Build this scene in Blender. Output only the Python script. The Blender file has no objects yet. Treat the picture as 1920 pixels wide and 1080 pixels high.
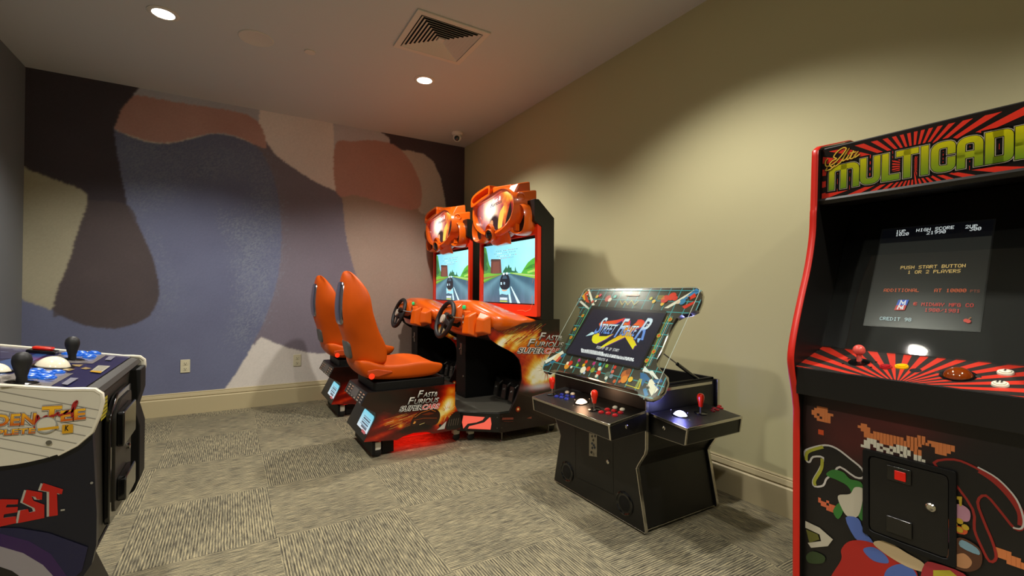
import bpy, bmesh, math, random
import numpy as np
from mathutils import Vector, Matrix
random.seed(7); rng = np.random.default_rng(7)
sc = bpy.context.scene
COL = sc.collection

# ------------------------------------------------------------------ camera
F, YAW, PITCH, ROLL = 871.15, 0.5443, 0.00805, 0.00685
XR, YB, XL, YF, ZC = 2.468, 5.236, -1.435, -2.3, 2.937
EYE = np.array([0.0, 0.0, 1.15])
def _axes():
    cy, sy, cp, sp = math.cos(YAW), math.sin(YAW), math.cos(PITCH), math.sin(PITCH)
    fw = np.array([sy*cp, cy*cp, sp]); rt = np.array([cy, -sy, 0.0]); up = np.cross(rt, fw)
    cr, sr = math.cos(ROLL), math.sin(ROLL)
    return fw, cr*rt+sr*up, -sr*rt+cr*up
FW, RT, UP = _axes()
cd = bpy.data.cameras.new('camera'); co = bpy.data.objects.new('camera', cd); COL.objects.link(co)
cd.sensor_width = 36.0; cd.lens = F/1920*36.0; cd.clip_start = 0.02
co.matrix_world = Matrix(((RT[0], UP[0], -FW[0], EYE[0]), (RT[1], UP[1], -FW[1], EYE[1]), (RT[2], UP[2], -FW[2], EYE[2]), (0, 0, 0, 1)))
sc.camera = co
# ------------------------------------------------------------------ world, exposure
w = bpy.data.worlds.new('world'); sc.world = w; w.use_nodes = True
w.node_tree.nodes['Background'].inputs[0].default_value = (0.9, 0.85, 0.8, 1)
w.node_tree.nodes['Background'].inputs[1].default_value = 0.0
sc.view_settings.view_transform = 'Standard'; sc.view_settings.look = 'None'
sc.view_settings.exposure = 0.0; sc.view_settings.gamma = 1.0; sc.view_settings.use_curve_mapping = False
LAMP_W = 150.0          # watts of each recessed downlight
LAMP_COL = (1.0, 0.945, 0.86)

def ray(px, py): return FW + RT*(px-960)/F - UP*(py-540)/F
def at(px, py, **k):
    d = ray(px, py); (a, v), = k.items(); i = 'XYZ'.index(a)
    return EYE + d*(v-EYE[i])/d[i]
# ------------------------------------------------------------------ materials
def lin(c):
    if isinstance(c, str): c = [int(c[i:i+2], 16)/255 for i in (0, 2, 4)]
    return tuple((x/12.92 if x <= 0.04045 else ((x+0.055)/1.055)**2.4) for x in c)
def mat(name, c, rough=0.5, metal=0.0, emit=0.0, coat=0.0, noise=0.0, nscale=30, bump=0.0, spec=0.5, trans=0.0):
    m = bpy.data.materials.new(name); m.use_nodes = True; nt = m.node_tree; b = nt.nodes['Principled BSDF']
    c4 = (*lin(c), 1)
    b.inputs['Base Color'].default_value = c4; b.inputs['Roughness'].default_value = rough
    b.inputs['Metallic'].default_value = metal; b.inputs['Coat Weight'].default_value = coat
    b.inputs['Coat Roughness'].default_value = 0.05; b.inputs['Specular IOR Level'].default_value = spec
    b.inputs['Transmission Weight'].default_value = trans
    if emit: b.inputs['Emission Color'].default_value = c4; b.inputs['Emission Strength'].default_value = emit
    tc = nt.nodes.new('ShaderNodeTexCoord'); n = nt.nodes.new('ShaderNodeTexNoise')
    n.inputs['Scale'].default_value = nscale; n.inputs['Detail'].default_value = 4
    nt.links.new(tc.outputs['Object'], n.inputs['Vector'])
    if noise:
        mx = nt.nodes.new('ShaderNodeMix'); mx.data_type = 'RGBA'
        mx.inputs[6].default_value = tuple(x*(1-noise) for x in c4[:3])+(1,); mx.inputs[7].default_value = tuple(min(1, x*(1+noise)) for x in c4[:3])+(1,)
        nt.links.new(n.outputs['Fac'], mx.inputs[0]); nt.links.new(mx.outputs[2], b.inputs['Base Color'])
    if bump:
        bp = nt.nodes.new('ShaderNodeBump'); bp.inputs['Strength'].default_value = bump; bp.inputs['Distance'].default_value = 0.002
        nt.links.new(n.outputs['Fac'], bp.inputs['Height']); nt.links.new(bp.outputs['Normal'], b.inputs['Normal'])
    return m
def attr_mat(name, rough=0.4, emit=0.0, coat=0.0, spec=0.5):
    m = bpy.data.materials.new(name); m.use_nodes = True; nt = m.node_tree; b = nt.nodes['Principled BSDF']
    a = nt.nodes.new('ShaderNodeAttribute'); a.attribute_name = 'Col'
    b.inputs['Roughness'].default_value = rough; b.inputs['Coat Weight'].default_value = coat; b.inputs['Specular IOR Level'].default_value = spec
    if emit:
        b.inputs['Base Color'].default_value = (0.01, 0.01, 0.01, 1)
        nt.links.new(a.outputs['Color'], b.inputs['Emission Color']); b.inputs['Emission Strength'].default_value = emit
    else: nt.links.new(a.outputs['Color'], b.inputs['Base Color'])
    return m
M = dict(
    black=mat('black_laminate', '0d0c0a', 0.4, noise=0.15, nscale=60), blackgloss=mat('black_gloss', '0a0a0a', 0.12, coat=0.3),
    blackmatte=mat('black_matte', '080807', 0.6, spec=0.3), rubber=mat('rubber', '121212', 0.55, bump=0.1, nscale=300),
    orange=mat('orange_gloss_plastic', 'e26008', 0.3, coat=0.6), seatorange=mat('orange_seat_plastic', 'c85002', 0.5, noise=0.06, nscale=20, spec=0.22),
    redbezel=mat('red_orange_bezel', 'e6310c', 0.4, coat=0.2), redtrim=mat('red_t_molding', 'c41f10', 0.35, noise=0.1, nscale=15),
    chrome=mat('chrome', 'd0ccc4', 0.18, 1.0), steel=mat('brushed_steel', '8f8b84', 0.35, 1.0, noise=0.1), seatgrey=mat('grey_seat_trim', '55534e', 0.5),
    silver=mat('silver_seat_trim', 'a5a0a8', 0.22, 1.0), white=mat('white_plastic', 'cfcab8', 0.35), whitetrim=mat('white_t_molding', 'd8d2bf', 0.35),
    trackwhite=mat('white_trackball', 'efe6cc', 0.12, coat=0.5), glowwarm=mat('lit_trackball_warm', 'ffd9b8', 0.3, emit=3.0), glowblue=mat('lit_trackball_blue', 'c8d0ff', 0.3, emit=6.0),
    redball=mat('red_joystick', 'dc2408', 0.2, coat=0.5), bluebtn=mat('blue_button', '1c2c8c', 0.3, coat=0.3), skyblue=mat('bright_blue_button', '1668d8', 0.3, coat=0.3),
    redbtn=mat('red_button', 'a01018', 0.3, coat=0.3), whitebtn=mat('white_button', 'e8e2cc', 0.3, coat=0.3), yellowbtn=mat('yellow_button', 'f0b400', 0.25, coat=0.4),
    greenbtn=mat('green_lit_button', '10b060', 0.3, emit=0.7), amber=mat('amber_trackball', '7a3206', 0.05, coat=0.8), clearred=mat('clear_red_ball', 'e05a50', 0.1, coat=0.6, noise=0.3, nscale=80),
    grey=mat('grey_deck', '4a4840', 0.5, noise=0.2, nscale=40), ceiling=mat('ceiling_paint', 'cfd0d0', 0.9, bump=0.03, nscale=400), wall=mat('beige_wallcovering', 'c0ba91', 0.75, bump=0.08, nscale=500),
    wallleft=mat('grey_left_wall', '76797c', 0.8, bump=0.05, nscale=400), base=mat('cream_baseboard', 'bdb08b', 0.5), vent=mat('vent_white', 'dcd5cb', 0.6), outlet=mat('ivory_outlet', 'd6cfb0', 0.4),
    hole=mat('dark_hole', '050505', 0.9), red=mat('red_lens_lit', 'ff3010', 0.4, emit=0.9), redlit=mat('red_glow', 'ff1408', 0.4, emit=0.6), gold=mat('brass', 'b08040', 0.3, 1.0), navy=mat('navy_panel', '0b0d1c', 0.4),
    coinsteel=mat('coin_door_steel', '3c3933', 0.45, 0.5), camblack=mat('camera_lens', '060606', 0.08, coat=1.0), coinred=mat('red_coin_light', 'b81408', 0.3, emit=0.25), taupe=mat('dark_taupe_front', '2b2822', 0.5, noise=0.1),
)
M['print'] = attr_mat('printed_graphics', 0.45, coat=0.1); M['gloss'] = attr_mat('glossy_printed_graphics', 0.2, coat=0.3)
M['screen'] = attr_mat('lit_screen', 0.25, emit=1.25); M['backlit'] = attr_mat('backlit_panel', 0.3, emit=1.0)
def glass_mat():
    m = bpy.data.materials.new('clear_glass'); m.use_nodes = True; nt = m.node_tree
    for n in list(nt.nodes):
        if n.type != 'OUTPUT_MATERIAL': nt.nodes.remove(n)
    out = nt.nodes['Material Output']; t = nt.nodes.new('ShaderNodeBsdfTransparent'); g = nt.nodes.new('ShaderNodeBsdfGlossy'); mx = nt.nodes.new('ShaderNodeMixShader'); fr = nt.nodes.new('ShaderNodeFresnel')
    fr.inputs[0].default_value = 1.45; ge = nt.nodes.new('ShaderNodeNewGeometry'); sb_ = nt.nodes.new('ShaderNodeMath'); sb_.operation = 'SUBTRACT'; sb_.inputs[0].default_value = 1.0; ml = nt.nodes.new('ShaderNodeMath'); ml.operation = 'MULTIPLY'; nt.links.new(ge.outputs['Backfacing'], sb_.inputs[1]); nt.links.new(fr.outputs[0], ml.inputs[0]); nt.links.new(sb_.outputs[0], ml.inputs[1]); g.inputs['Roughness'].default_value = 0.03; t.inputs[0].default_value = (0.93, 0.95, 0.93, 1)
    nt.links.new(ml.outputs[0], mx.inputs[0]); nt.links.new(t.outputs[0], mx.inputs[1]); nt.links.new(g.outputs[0], mx.inputs[2]); nt.links.new(mx.outputs[0], out.inputs[0])
    return m
M['glass'] = glass_mat()
# ------------------------------------------------------------------ mesh helpers
def root_of(o):
    while o.parent: o = o.parent
    return o
def thing(name, label, cat, loc=(0, 0, 0), group=None):
    o = bpy.data.objects.new(name, None); COL.objects.link(o); o.location = loc; o.empty_display_size = 0.1
    o['label'] = label; o['category'] = cat
    if group: o['group'] = group
    return o
def spline(pts, n=6, closed=True):
    P = [np.array(p, float) for p in pts]; N = len(P); out = []
    for i in range(N if closed else N-1):
        if closed: a, b, c, d = P[i-1], P[i], P[(i+1) % N], P[(i+2) % N]
        else: a, b, c, d = P[max(i-1, 0)], P[i], P[i+1], P[min(i+2, N-1)]
        for k in range(n):
            t = k/n; out.append(0.5*((2*b)+(c-a)*t+(2*a-5*b+4*c-d)*t*t+(3*b-a-3*c+d)*t**3))
    if not closed: out.append(P[-1])
    return [tuple(x) for x in out]
def rnd(pts, r=0.02, n=4):
    """round the corners of a polygon"""
    P = [np.array(p, float) for p in pts]; N = len(P); out = []
    for i in range(N):
        rr = r[i] if isinstance(r, (list, tuple)) else r
        a, b, c = P[i-1], P[i], P[(i+1) % N]; la, lc = np.linalg.norm(a-b), np.linalg.norm(c-b)
        q = min(rr, la*0.45, lc*0.45); s = b+(a-b)/la*q; e = b+(c-b)/lc*q
        if rr <= 0: out.append(tuple(b)); continue
        for k in range(n+1):
            t = k/n; out.append(tuple((1-t)**2*s+2*t*(1-t)*b+t*t*e))
    return out
class MB:
    def __init__(s): s.v = []; s.f = []; s.m = []; s.cm = 0
    def add(s, v, f):
        o = len(s.v); s.v += [tuple(map(float, p)) for p in v]; s.f += [tuple(i+o for i in q) for q in f]; s.m += [s.cm]*len(f); return s
    def box(s, x0, x1, y0, y1, z0, z1):
        return s.add([(x, y, z) for x in (x0, x1) for y in (y0, y1) for z in (z0, z1)], [(0, 1, 3, 2), (4, 6, 7, 5), (0, 4, 5, 1), (2, 3, 7, 6), (0, 2, 6, 4), (1, 5, 7, 3)])
    def prism(s, poly, ax, a, b):
        f3 = {'X': lambda p, t: (t, p[0], p[1]), 'Y': lambda p, t: (p[0], t, p[1]), 'Z': lambda p, t: (p[0], p[1], t)}[ax]; n = len(poly)
        return s.add([f3(p, a) for p in poly]+[f3(p, b) for p in poly], [tuple(range(n)), tuple(range(2*n-1, n-1, -1))]+[(i, (i+1) % n, (i+1) % n+n, i+n) for i in range(n)])
    def pprism(s, pl, poly, a, b):
        n = len(poly); return s.add([pl.p(*p, a) for p in poly]+[pl.p(*p, b) for p in poly], [tuple(range(n)), tuple(range(2*n-1, n-1, -1))]+[(i, (i+1) % n, (i+1) % n+n, i+n) for i in range(n)])
    def ring(s, fo, outer, inner, a, b):
        n = len(outer); v = [fo(p, t) for t in (a, b) for L in (outer, inner) for p in L]; f = []
        for i in range(n):
            j = (i+1) % n; f += [(i, j, n+j, n+i), (2*n+i, 3*n+i, 3*n+j, 2*n+j), (i, 2*n+i, 2*n+j, j), (n+i, n+j, 3*n+j, 3*n+i)]
        return s.add(v, f)
    def loft(s, rings, caps=True, closed=True):
        n = len(rings[0]); o = []; f = []
        for r in rings: o += list(r)
        for k in range(len(rings)-1):
            for i in range(n if closed else n-1): j = (i+1) % n; f.append((k*n+i, k*n+j, (k+1)*n+j, (k+1)*n+i))
        if caps: f += [tuple(range(n)), tuple(range((len(rings)-1)*n, len(rings)*n))]
        return s.add(o, f)
    def tube(s, path, r, n=10, closed=False):
        P = [np.array(p, float) for p in path]; rings = []; N = len(P); up = None
        for i, p in enumerate(P):
            d = (P[(i+1) % N]-P[i-1]) if closed else P[min(i+1, N-1)]-P[max(i-1, 0)]; d = d/np.linalg.norm(d)
            if up is None: up = np.array([0, 0, 1.]) if abs(d[2]) < 0.9 else np.array([1., 0, 0])
            a = np.cross(d, up); a /= np.linalg.norm(a); b = np.cross(a, d); up = b
            rr = r[i] if isinstance(r, (list, tuple)) else r
            rings.append([p+rr*(math.cos(2*math.pi*k/n)*a+math.sin(2*math.pi*k/n)*b) for k in range(n)])
        if closed: rings.append(rings[0]); return s.loft(rings, caps=False)
        return s.loft(rings)
    def lathe(s, prof, o=(0, 0, 0), ax=(0, 0, 1), n=24):
        ax = np.array(ax, float); ax /= np.linalg.norm(ax); u = np.cross(ax, (0, 1., 0) if abs(ax[1]) < 0.9 else (1., 0, 0)); u /= np.linalg.norm(u); v = np.cross(ax, u); o = np.array(o, float)
        return s.loft([[o+ax*h+max(r, 1e-4)*(math.cos(2*math.pi*k/n)*u+math.sin(2*math.pi*k/n)*v) for k in range(n)] for r, h in prof])
    def build(s, name, m, parent=None, bevel=0, seg=2, ang=35, subsurf=0, label=None, kind=None):
        me = bpy.data.meshes.new(name); org = np.array(root_of(parent).location) if parent else np.zeros(3)
        me.from_pydata([tuple(np.array(p)-org) for p in s.v], [], s.f)
        bm = bmesh.new(); bm.from_mesh(me); bmesh.ops.recalc_face_normals(bm, faces=bm.faces); bm.to_mesh(me); bm.free()
        for mm in (m if isinstance(m, (list, tuple)) else [m]): me.materials.append(mm)
        me.polygons.foreach_set('material_index', s.m); me.polygons.foreach_set('use_smooth', [True]*len(me.polygons))
        me.set_sharp_from_angle(angle=math.radians(ang))
        o = bpy.data.objects.new(name, me); COL.objects.link(o)
        if parent: o.parent = parent
        if bevel:
            b = o.modifiers.new('b', 'BEVEL'); b.width = bevel; b.segments = seg; b.limit_method = 'ANGLE'; b.angle_limit = math.radians(30); b.use_clamp_overlap = True; b.harden_normals = True
        if subsurf: q = o.modifiers.new('s', 'SUBSURF'); q.levels = q.render_levels = subsurf
        if label: o['label'] = label
        if kind: o['kind'] = kind
        return o
class Pl:
    """a flat face in the room: origin, right direction, up direction"""
    def __init__(s, O, U, V):
        s.O = np.array(O, float); s.U = np.array(U, float); s.U /= np.linalg.norm(s.U); s.V = np.array(V, float); s.V /= np.linalg.norm(s.V); s.N = np.cross(s.U, s.V)
    def p(s, u, v, h=0.0): return s.O+s.U*u+s.V*v+s.N*h
    def px(s, x, y):
        d = ray(x, y); t = ((s.O-EYE)@s.N)/(d@s.N); q = EYE+d*t-s.O
        return (float(q@s.U), float(q@s.V))
def clip_rect(poly, x0, x1, y0, y1):
    for ax, lim, sg in ((0, x0, 1), (0, x1, -1), (1, y0, 1), (1, y1, -1)):
        out = []
        for i in range(len(poly)):
            a, b = poly[i-1], poly[i]; da, db = sg*(a[ax]-lim), sg*(b[ax]-lim)
            if da >= 0: 
                if db >= 0: out.append(b)
                else: t = da/(da-db); out.append((a[0]+(b[0]-a[0])*t, a[1]+(b[1]-a[1])*t))
            elif db >= 0: t = da/(da-db); out += [(a[0]+(b[0]-a[0])*t, a[1]+(b[1]-a[1])*t), b]
        poly = out
        if len(poly) < 3: return []
    return poly
def clip_convex(poly, conv):
    A = sum(conv[i-1][0]*conv[i][1]-conv[i][0]*conv[i-1][1] for i in range(len(conv))); sgn = 1 if A > 0 else -1
    for i in range(len(conv)):
        p, q = conv[i-1], conv[i]; out = []
        D = lambda a: sgn*((q[0]-p[0])*(a[1]-p[1])-(q[1]-p[1])*(a[0]-p[0]))
        for j in range(len(poly)):
            a, b = poly[j-1], poly[j]; da, db = D(a), D(b)
            if da >= 0:
                if db >= 0: out.append(b)
                else: t = da/(da-db); out.append((a[0]+(b[0]-a[0])*t, a[1]+(b[1]-a[1])*t))
            elif db >= 0: t = da/(da-db); out += [(a[0]+(b[0]-a[0])*t, a[1]+(b[1]-a[1])*t), b]
        poly = out
        if len(poly) < 3: return []
    return poly
_tc = {}
def text_mesh(s, bold=0.0, shear=0.0):
    k = (s, bold, shear)
    if k not in _tc:
        c = bpy.data.curves.new('t', 'FONT'); c.body = s; c.offset = bold; c.shear = shear; c.resolution_u = 3
        o = bpy.data.objects.new('t', c); COL.objects.link(o); bpy.context.view_layer.update()
        me = bpy.data.meshes.new_from_object(o.evaluated_get(bpy.context.evaluated_depsgraph_get()))
        V = [(v.co.x, v.co.y) for v in me.vertices]; Fc = [tuple(p.vertices) for p in me.polygons]
        bpy.data.objects.remove(o); bpy.data.curves.remove(c); bpy.data.meshes.remove(me); _tc[k] = (V, Fc)
    return _tc[k]
FONT = {}
for l in '''0 3E5149453E;1 00427F4000;2 4261514946;3 2141454B31;4 1814127F10;5 2745454539;6 3C4A494930;7 0171090503;8 3649494936;9 064949291E;A 7E1111117E;B 7F49494936;C 3E41414122;D 7F4141221C;E 7F49494941;F 7F09090901;G 3E4149497A;H 7F0808087F;I 00417F4100;J 2040413F01;K 7F08142241;L 7F40404040;M 7F020C027F;N 7F0408107F;O 3E4141413E;P 7F09090906;Q 3E4151215E;R 7F09192946;S 4649494931;T 01017F0101;U 3F4040403F;V 1F2040201F;W 3F4038403F;X 6314081463;Y 0708700807;Z 6151494543;/ 2010080402;@ 3E5D555522'''.split(';'):
    a, b = l.strip().split(' '); FONT[a] = [int(b[i:i+2], 16) for i in range(0, 10, 2)]
class Art:
    """flat printed or lit artwork lying on a face, in layers"""
    def __init__(s, pl, h0=0.0006, step=0.00025): s.pl = pl; s.h = h0; s.st = step; s.v = []; s.f = []; s.c = []; s.pxm = False
    def up(s): s.h += s.st; return s
    def cv(s, pts): return [s.pl.px(*p) for p in pts] if s.pxm else [tuple(p) for p in pts]
    def raw(s, uv, faces, cols):
        o = len(s.v); s.v += [s.pl.p(u, v, s.h) for u, v in uv]; s.f += [tuple(i+o for i in q) for q in faces]
        if isinstance(cols, (str, tuple)): c = lin(cols); s.c += [[c]*len(q) for q in faces]
        else: s.c += [[cols[i] for i in q] for q in faces]
    def poly(s, pts, col, px=False, cols=None, sm=0, up=True):
        if px: pts = [s.pl.px(*p) for p in pts]
        if sm: pts = spline(pts, sm)
        if up: s.up()
        if callable(col): cc = [lin(col(*p)) if isinstance(col(*p), str) else col(*p) for p in pts]; s.raw(pts, [tuple(range(len(pts)))], cc)
        else: s.raw(pts, [tuple(range(len(pts)))], col)
        return s
    def rect(s, u0, v0, u1, v1, col, up=True): return s.poly([(u0, v0), (u1, v0), (u1, v1), (u0, v1)], col, up=up)
    def circ(s, u, v, r, col, n=20, rv=None, up=True): rv = rv or r; return s.poly([(u+r*math.cos(2*math.pi*i/n), v+rv*math.sin(2*math.pi*i/n)) for i in range(n)], col, up=up)
    def line(s, pts, wd, col, px=False, closed=False, up=True):
        if px: pts = [s.pl.px(*p) for p in pts]
        P = [np.array(p, float) for p in pts]; N = len(P); L = []; R = []
        for i in range(N):
            a = P[i-1] if (i or closed) else P[i]; b = P[(i+1) % N] if (i < N-1 or closed) else P[i]
            d1 = P[i]-a; d2 = b-P[i]; d1 = d1/(np.linalg.norm(d1) or 1); d2 = d2/(np.linalg.norm(d2) or 1)
            t = d1+d2; t /= (np.linalg.norm(t) or 1); n = np.array([-t[1], t[0]]); ww = wd[i] if isinstance(wd, (list, tuple)) else wd
            k = 1/max(0.5, abs(n@np.array([-(d2 if np.any(d2) else d1)[1], (d2 if np.any(d2) else d1)[0]])))
            L.append(P[i]+n*ww/2*k); R.append(P[i]-n*ww/2*k)
        if up: s.up()
        M_ = N if closed else N-1
        s.raw(L+R, [(i, (i+1) % N, (i+1) % N+N, i+N) for i in range(M_)], col); return s
    def text(s, t, a, b, h, col, bold=0.0, shear=0.0, px=False, up=True, vtop=None):
        """baseline from a to b, letters h high; col may be a function of height 0..1"""
        if px:
            a0 = s.pl.px(*a); b0 = s.pl.px(*b); top = s.pl.px(a[0], a[1]-h); h = np.hypot(top[0]-a0[0], top[1]-a0[1]); a, b = a0, b0
        V, Fc = text_mesh(t, bold, shear); 
        if not V: return s
        V = np.array(V); x0, x1 = V[:, 0].min(), V[:, 0].max(); cap = 0.70
        a = np.array(a); b = np.array(b); d = b-a; L = np.linalg.norm(d); d = d/L; n = np.array([-d[1], d[0]])
        uv = [a+d*(x-x0)/(x1-x0)*L+n*(y/cap)*h for x, y in V]
        if up: s.up()
        if callable(col): s.raw(uv, Fc, [lin(col(min(1, max(0, y/cap)))) for x, y in V])
        else: s.raw(uv, Fc, col)
        return s
    def pix(s, t, u, v, cw, ch, col, up=True, gap=1):
        if up: s.up()
        for k, c in enumerate(t):
            if c in FONT:
                for i, byte in enumerate(FONT[c]):
                    j = 0
                    while j < 7:
                        if byte >> j & 1:
                            e = j
                            while e < 7 and byte >> e & 1: e += 1
                            x = u+(k*(5+gap)+i)*cw; y1 = v+(7-j)*ch; y0 = v+(7-e)*ch
                            s.raw([(x, y0), (x+cw*1.02, y0), (x+cw*1.02, y1), (x, y1)], [(0, 1, 2, 3)], col); j = e
                        else: j += 1
        return s
    def fan(s, c, reg, n, col, duty=0.5, R=3.0, a0=0.0, up=True):
        if up: s.up()
        for i in range(n):
            t0 = a0+2*math.pi*i/n; t1 = t0+2*math.pi/n*duty
            q = clip_convex([c, (c[0]+R*math.cos(t0), c[1]+R*math.sin(t0)), (c[0]+R*math.cos(t1), c[1]+R*math.sin(t1))], reg)
            if q: s.raw(q, [tuple(range(len(q)))], col)
        return s
    def paint(s, poly, nu, nv, fn, up=True):
        """fine grid of coloured cells clipped to the outline"""
        if up: s.up()
        us = [p[0] for p in poly]; vs = [p[1] for p in poly]; U = np.linspace(min(us), max(us), nu+1); V = np.linspace(min(vs), max(vs), nv+1)
        for i in range(nu):
            for j in range(nv):
                q = clip_rect(list(poly), U[i], U[i+1], V[j], V[j+1])
                if len(q) >= 3: s.raw(q, [tuple(range(len(q)))], [fn(*p) for p in q])
        return s
    def build(s, name, m, parent, label=None):
        me = bpy.data.meshes.new(name); org = np.array(root_of(parent).location)
        me.from_pydata([tuple(p-org) for p in s.v], [], s.f); a = me.color_attributes.new('Col', 'FLOAT_COLOR', 'CORNER')
        a.data.foreach_set('color', [x for f in s.c for c in f for x in (*c, 1.0)]); me.materials.append(m)
        o = bpy.data.objects.new(name, me); COL.objects.link(o); o.parent = parent
        if label: o['label'] = label
        return o
# value noise for painted artwork
_G = rng.random((64, 64))
def vn(x, y):
    xi, yi = math.floor(x), math.floor(y); fx, fy = x-xi, y-yi; fx = fx*fx*(3-2*fx); fy = fy*fy*(3-2*fy); g = lambda a, b: _G[a % 64, b % 64]
    return (g(xi, yi)*(1-fx)+g(xi+1, yi)*fx)*(1-fy)+(g(xi, yi+1)*(1-fx)+g(xi+1, yi+1)*fx)*fy
def fbm(x, y): return 0.5*vn(x, y)+0.27*vn(2.1*x+5, 2.1*y+3)+0.15*vn(4.3*x, 4.3*y+9)+0.08*vn(8.7*x, 8.7*y)
RAMP = [(0, '150a06'), (0.25, '2a0f08'), (0.42, '6a0e06'), (0.55, 'b02208'), (0.68, 'd8680e'), (0.8, 'ecae30'), (0.92, 'f6e58a'), (1.0, 'fffbe0')]
RAMPL = [(a, np.array(lin(b))) for a, b in RAMP]
def ramp(t):
    t = max(0, min(1, t))
    for (a, c), (b, d) in zip(RAMPL, RAMPL[1:]):
        if t <= b: k = (t-a)/(b-a); return tuple(c*(1-k)+d*k)
    return tuple(RAMPL[-1][1])
def FNX(y): return Pl((0, y, 0), (1, 0, 0), (0, 0, 1))      # faces -Y; u = X, v = Z
def FNY(x): return Pl((x, 0, 0), (0, -1, 0), (0, 0, 1))     # faces -X; u = -Y, v = Z

# ================================================================== ROOM
def tagS(o): o['kind'] = 'structure'; return o
def plane_wall(name, m, v):
    me = bpy.data.meshes.new(name); me.from_pydata(v, [], [(0, 1, 2, 3)]); me.materials.append(m)
    o = bpy.data.objects.new(name, me); COL.objects.link(o); return tagS(o)
def box_struct(name, m, *b, bevel=0): return tagS(MB().box(*b).build(name, m, bevel=bevel))
def carpet():
    m = bpy.data.materials.new('carpet_tiles'); m.use_nodes = True; nt = m.node_tree; N = nt.nodes; L = nt.links; b = N['Principled BSDF']; b.inputs['Roughness'].default_value = 0.95; b.inputs['Specular IOR Level'].default_value = 0.1
    tc = N.new('ShaderNodeTexCoord'); mp = N.new('ShaderNodeMapping'); mp.vector_type = 'POINT'; L.new(tc.outputs['Object'], mp.inputs[0])
    mp.inputs['Location'].default_value = (-0.197/0.594, -3.07/0.655, 0); mp.inputs['Scale'].default_value = (1/0.594, 1/0.655, 1)
    def mth(op, a, b_=None):
        n = N.new('ShaderNodeMath'); n.operation = op
        for i, x in enumerate((a, b_)):
            if x is None: continue
            if isinstance(x, (int, float)): n.inputs[i].default_value = x
            else: L.new(x, n.inputs[i])
        return n.outputs[0]
    sx = N.new('ShaderNodeSeparateXYZ'); L.new(mp.outputs[0], sx.inputs[0]); fx = mth('FLOOR', sx.outputs[0]); fy = mth('FLOOR', sx.outputs[1])
    chk = mth('FLOORED_MODULO', mth('ADD', fx, fy), 2.0)
    so = N.new('ShaderNodeSeparateXYZ'); L.new(tc.outputs['Object'], so.inputs[0])
    def ribs(a, bb, off):
        cb = N.new('ShaderNodeCombineXYZ'); L.new(mth('MULTIPLY', a, 165.0), cb.inputs[0]); L.new(mth('MULTIPLY', bb, 13.0), cb.inputs[1]); cb.inputs[2].default_value = off
        n = N.new('ShaderNodeTexNoise'); n.inputs['Scale'].default_value = 1.0; n.inputs['Detail'].default_value = 3; n.inputs['Roughness'].default_value = 0.65; L.new(cb.outputs[0], n.inputs['Vector'])
        w_ = mth('MULTIPLY', mth('SINE', mth('MULTIPLY', a, 2*math.pi/0.0115)), 0.12)
        return mth('ADD', n.outputs['Fac'], w_)
    r1 = ribs(so.outputs[0], so.outputs[1], 0.0); r2 = ribs(so.outputs[1], so.outputs[0], 7.0)
    mx = N.new('ShaderNodeMix'); L.new(chk, mx.inputs[0]); L.new(r1, mx.inputs[2]); L.new(r2, mx.inputs[3])
    big = N.new('ShaderNodeTexNoise'); big.inputs['Scale'].default_value = 3.0; L.new(tc.outputs['Object'], big.inputs[0])
    fine = N.new('ShaderNodeTexNoise'); fine.inputs['Scale'].default_value = 220.0; L.new(tc.outputs['Object'], fine.inputs[0])
    t = mth('ADD', mth('ADD', mx.outputs[0], mth('MULTIPLY', mth('SUBTRACT', big.outputs['Fac'], 0.5), 0.18)), mth('MULTIPLY', mth('SUBTRACT', fine.outputs['Fac'], 0.5), 0.22))
    cr = N.new('ShaderNodeValToRGB'); L.new(t, cr.inputs[0]); e = cr.color_ramp.elements; e[0].position = 0.30; e[0].color = (*lin('433f37'), 1); e[1].position = 0.70; e[1].color = (*lin('a89d7c'), 1)
    k = e.new(0.5); k.color = (*lin('736e5c'), 1); L.new(cr.outputs[0], b.inputs['Base Color'])
    bp = N.new('ShaderNodeBump'); bp.inputs['Strength'].default_value = 0.6; bp.inputs['Distance'].default_value = 0.004; L.new(t, bp.inputs['Height']); L.new(bp.outputs[0], b.inputs['Normal'])
    return m
T_ = 0.1
fl = box_struct('floor', carpet(), XL-T_, XR+T_, YF-T_, YB+T_, -T_, 0)
box_struct('ceiling', M['ceiling'], XL-T_, XR+T_, YF-T_, YB+T_, ZC, ZC+T_)
box_struct('wall_right', M['wall'], XR, XR+T_, YF-T_, YB+T_, 0, ZC)
box_struct('wall_left', M['wallleft'], XL-T_, XL, YF-T_, YB+T_, 0, ZC)
box_struct('wall_front', M['wall'], XL, XR, YF-T_, YF, 0, ZC)
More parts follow.
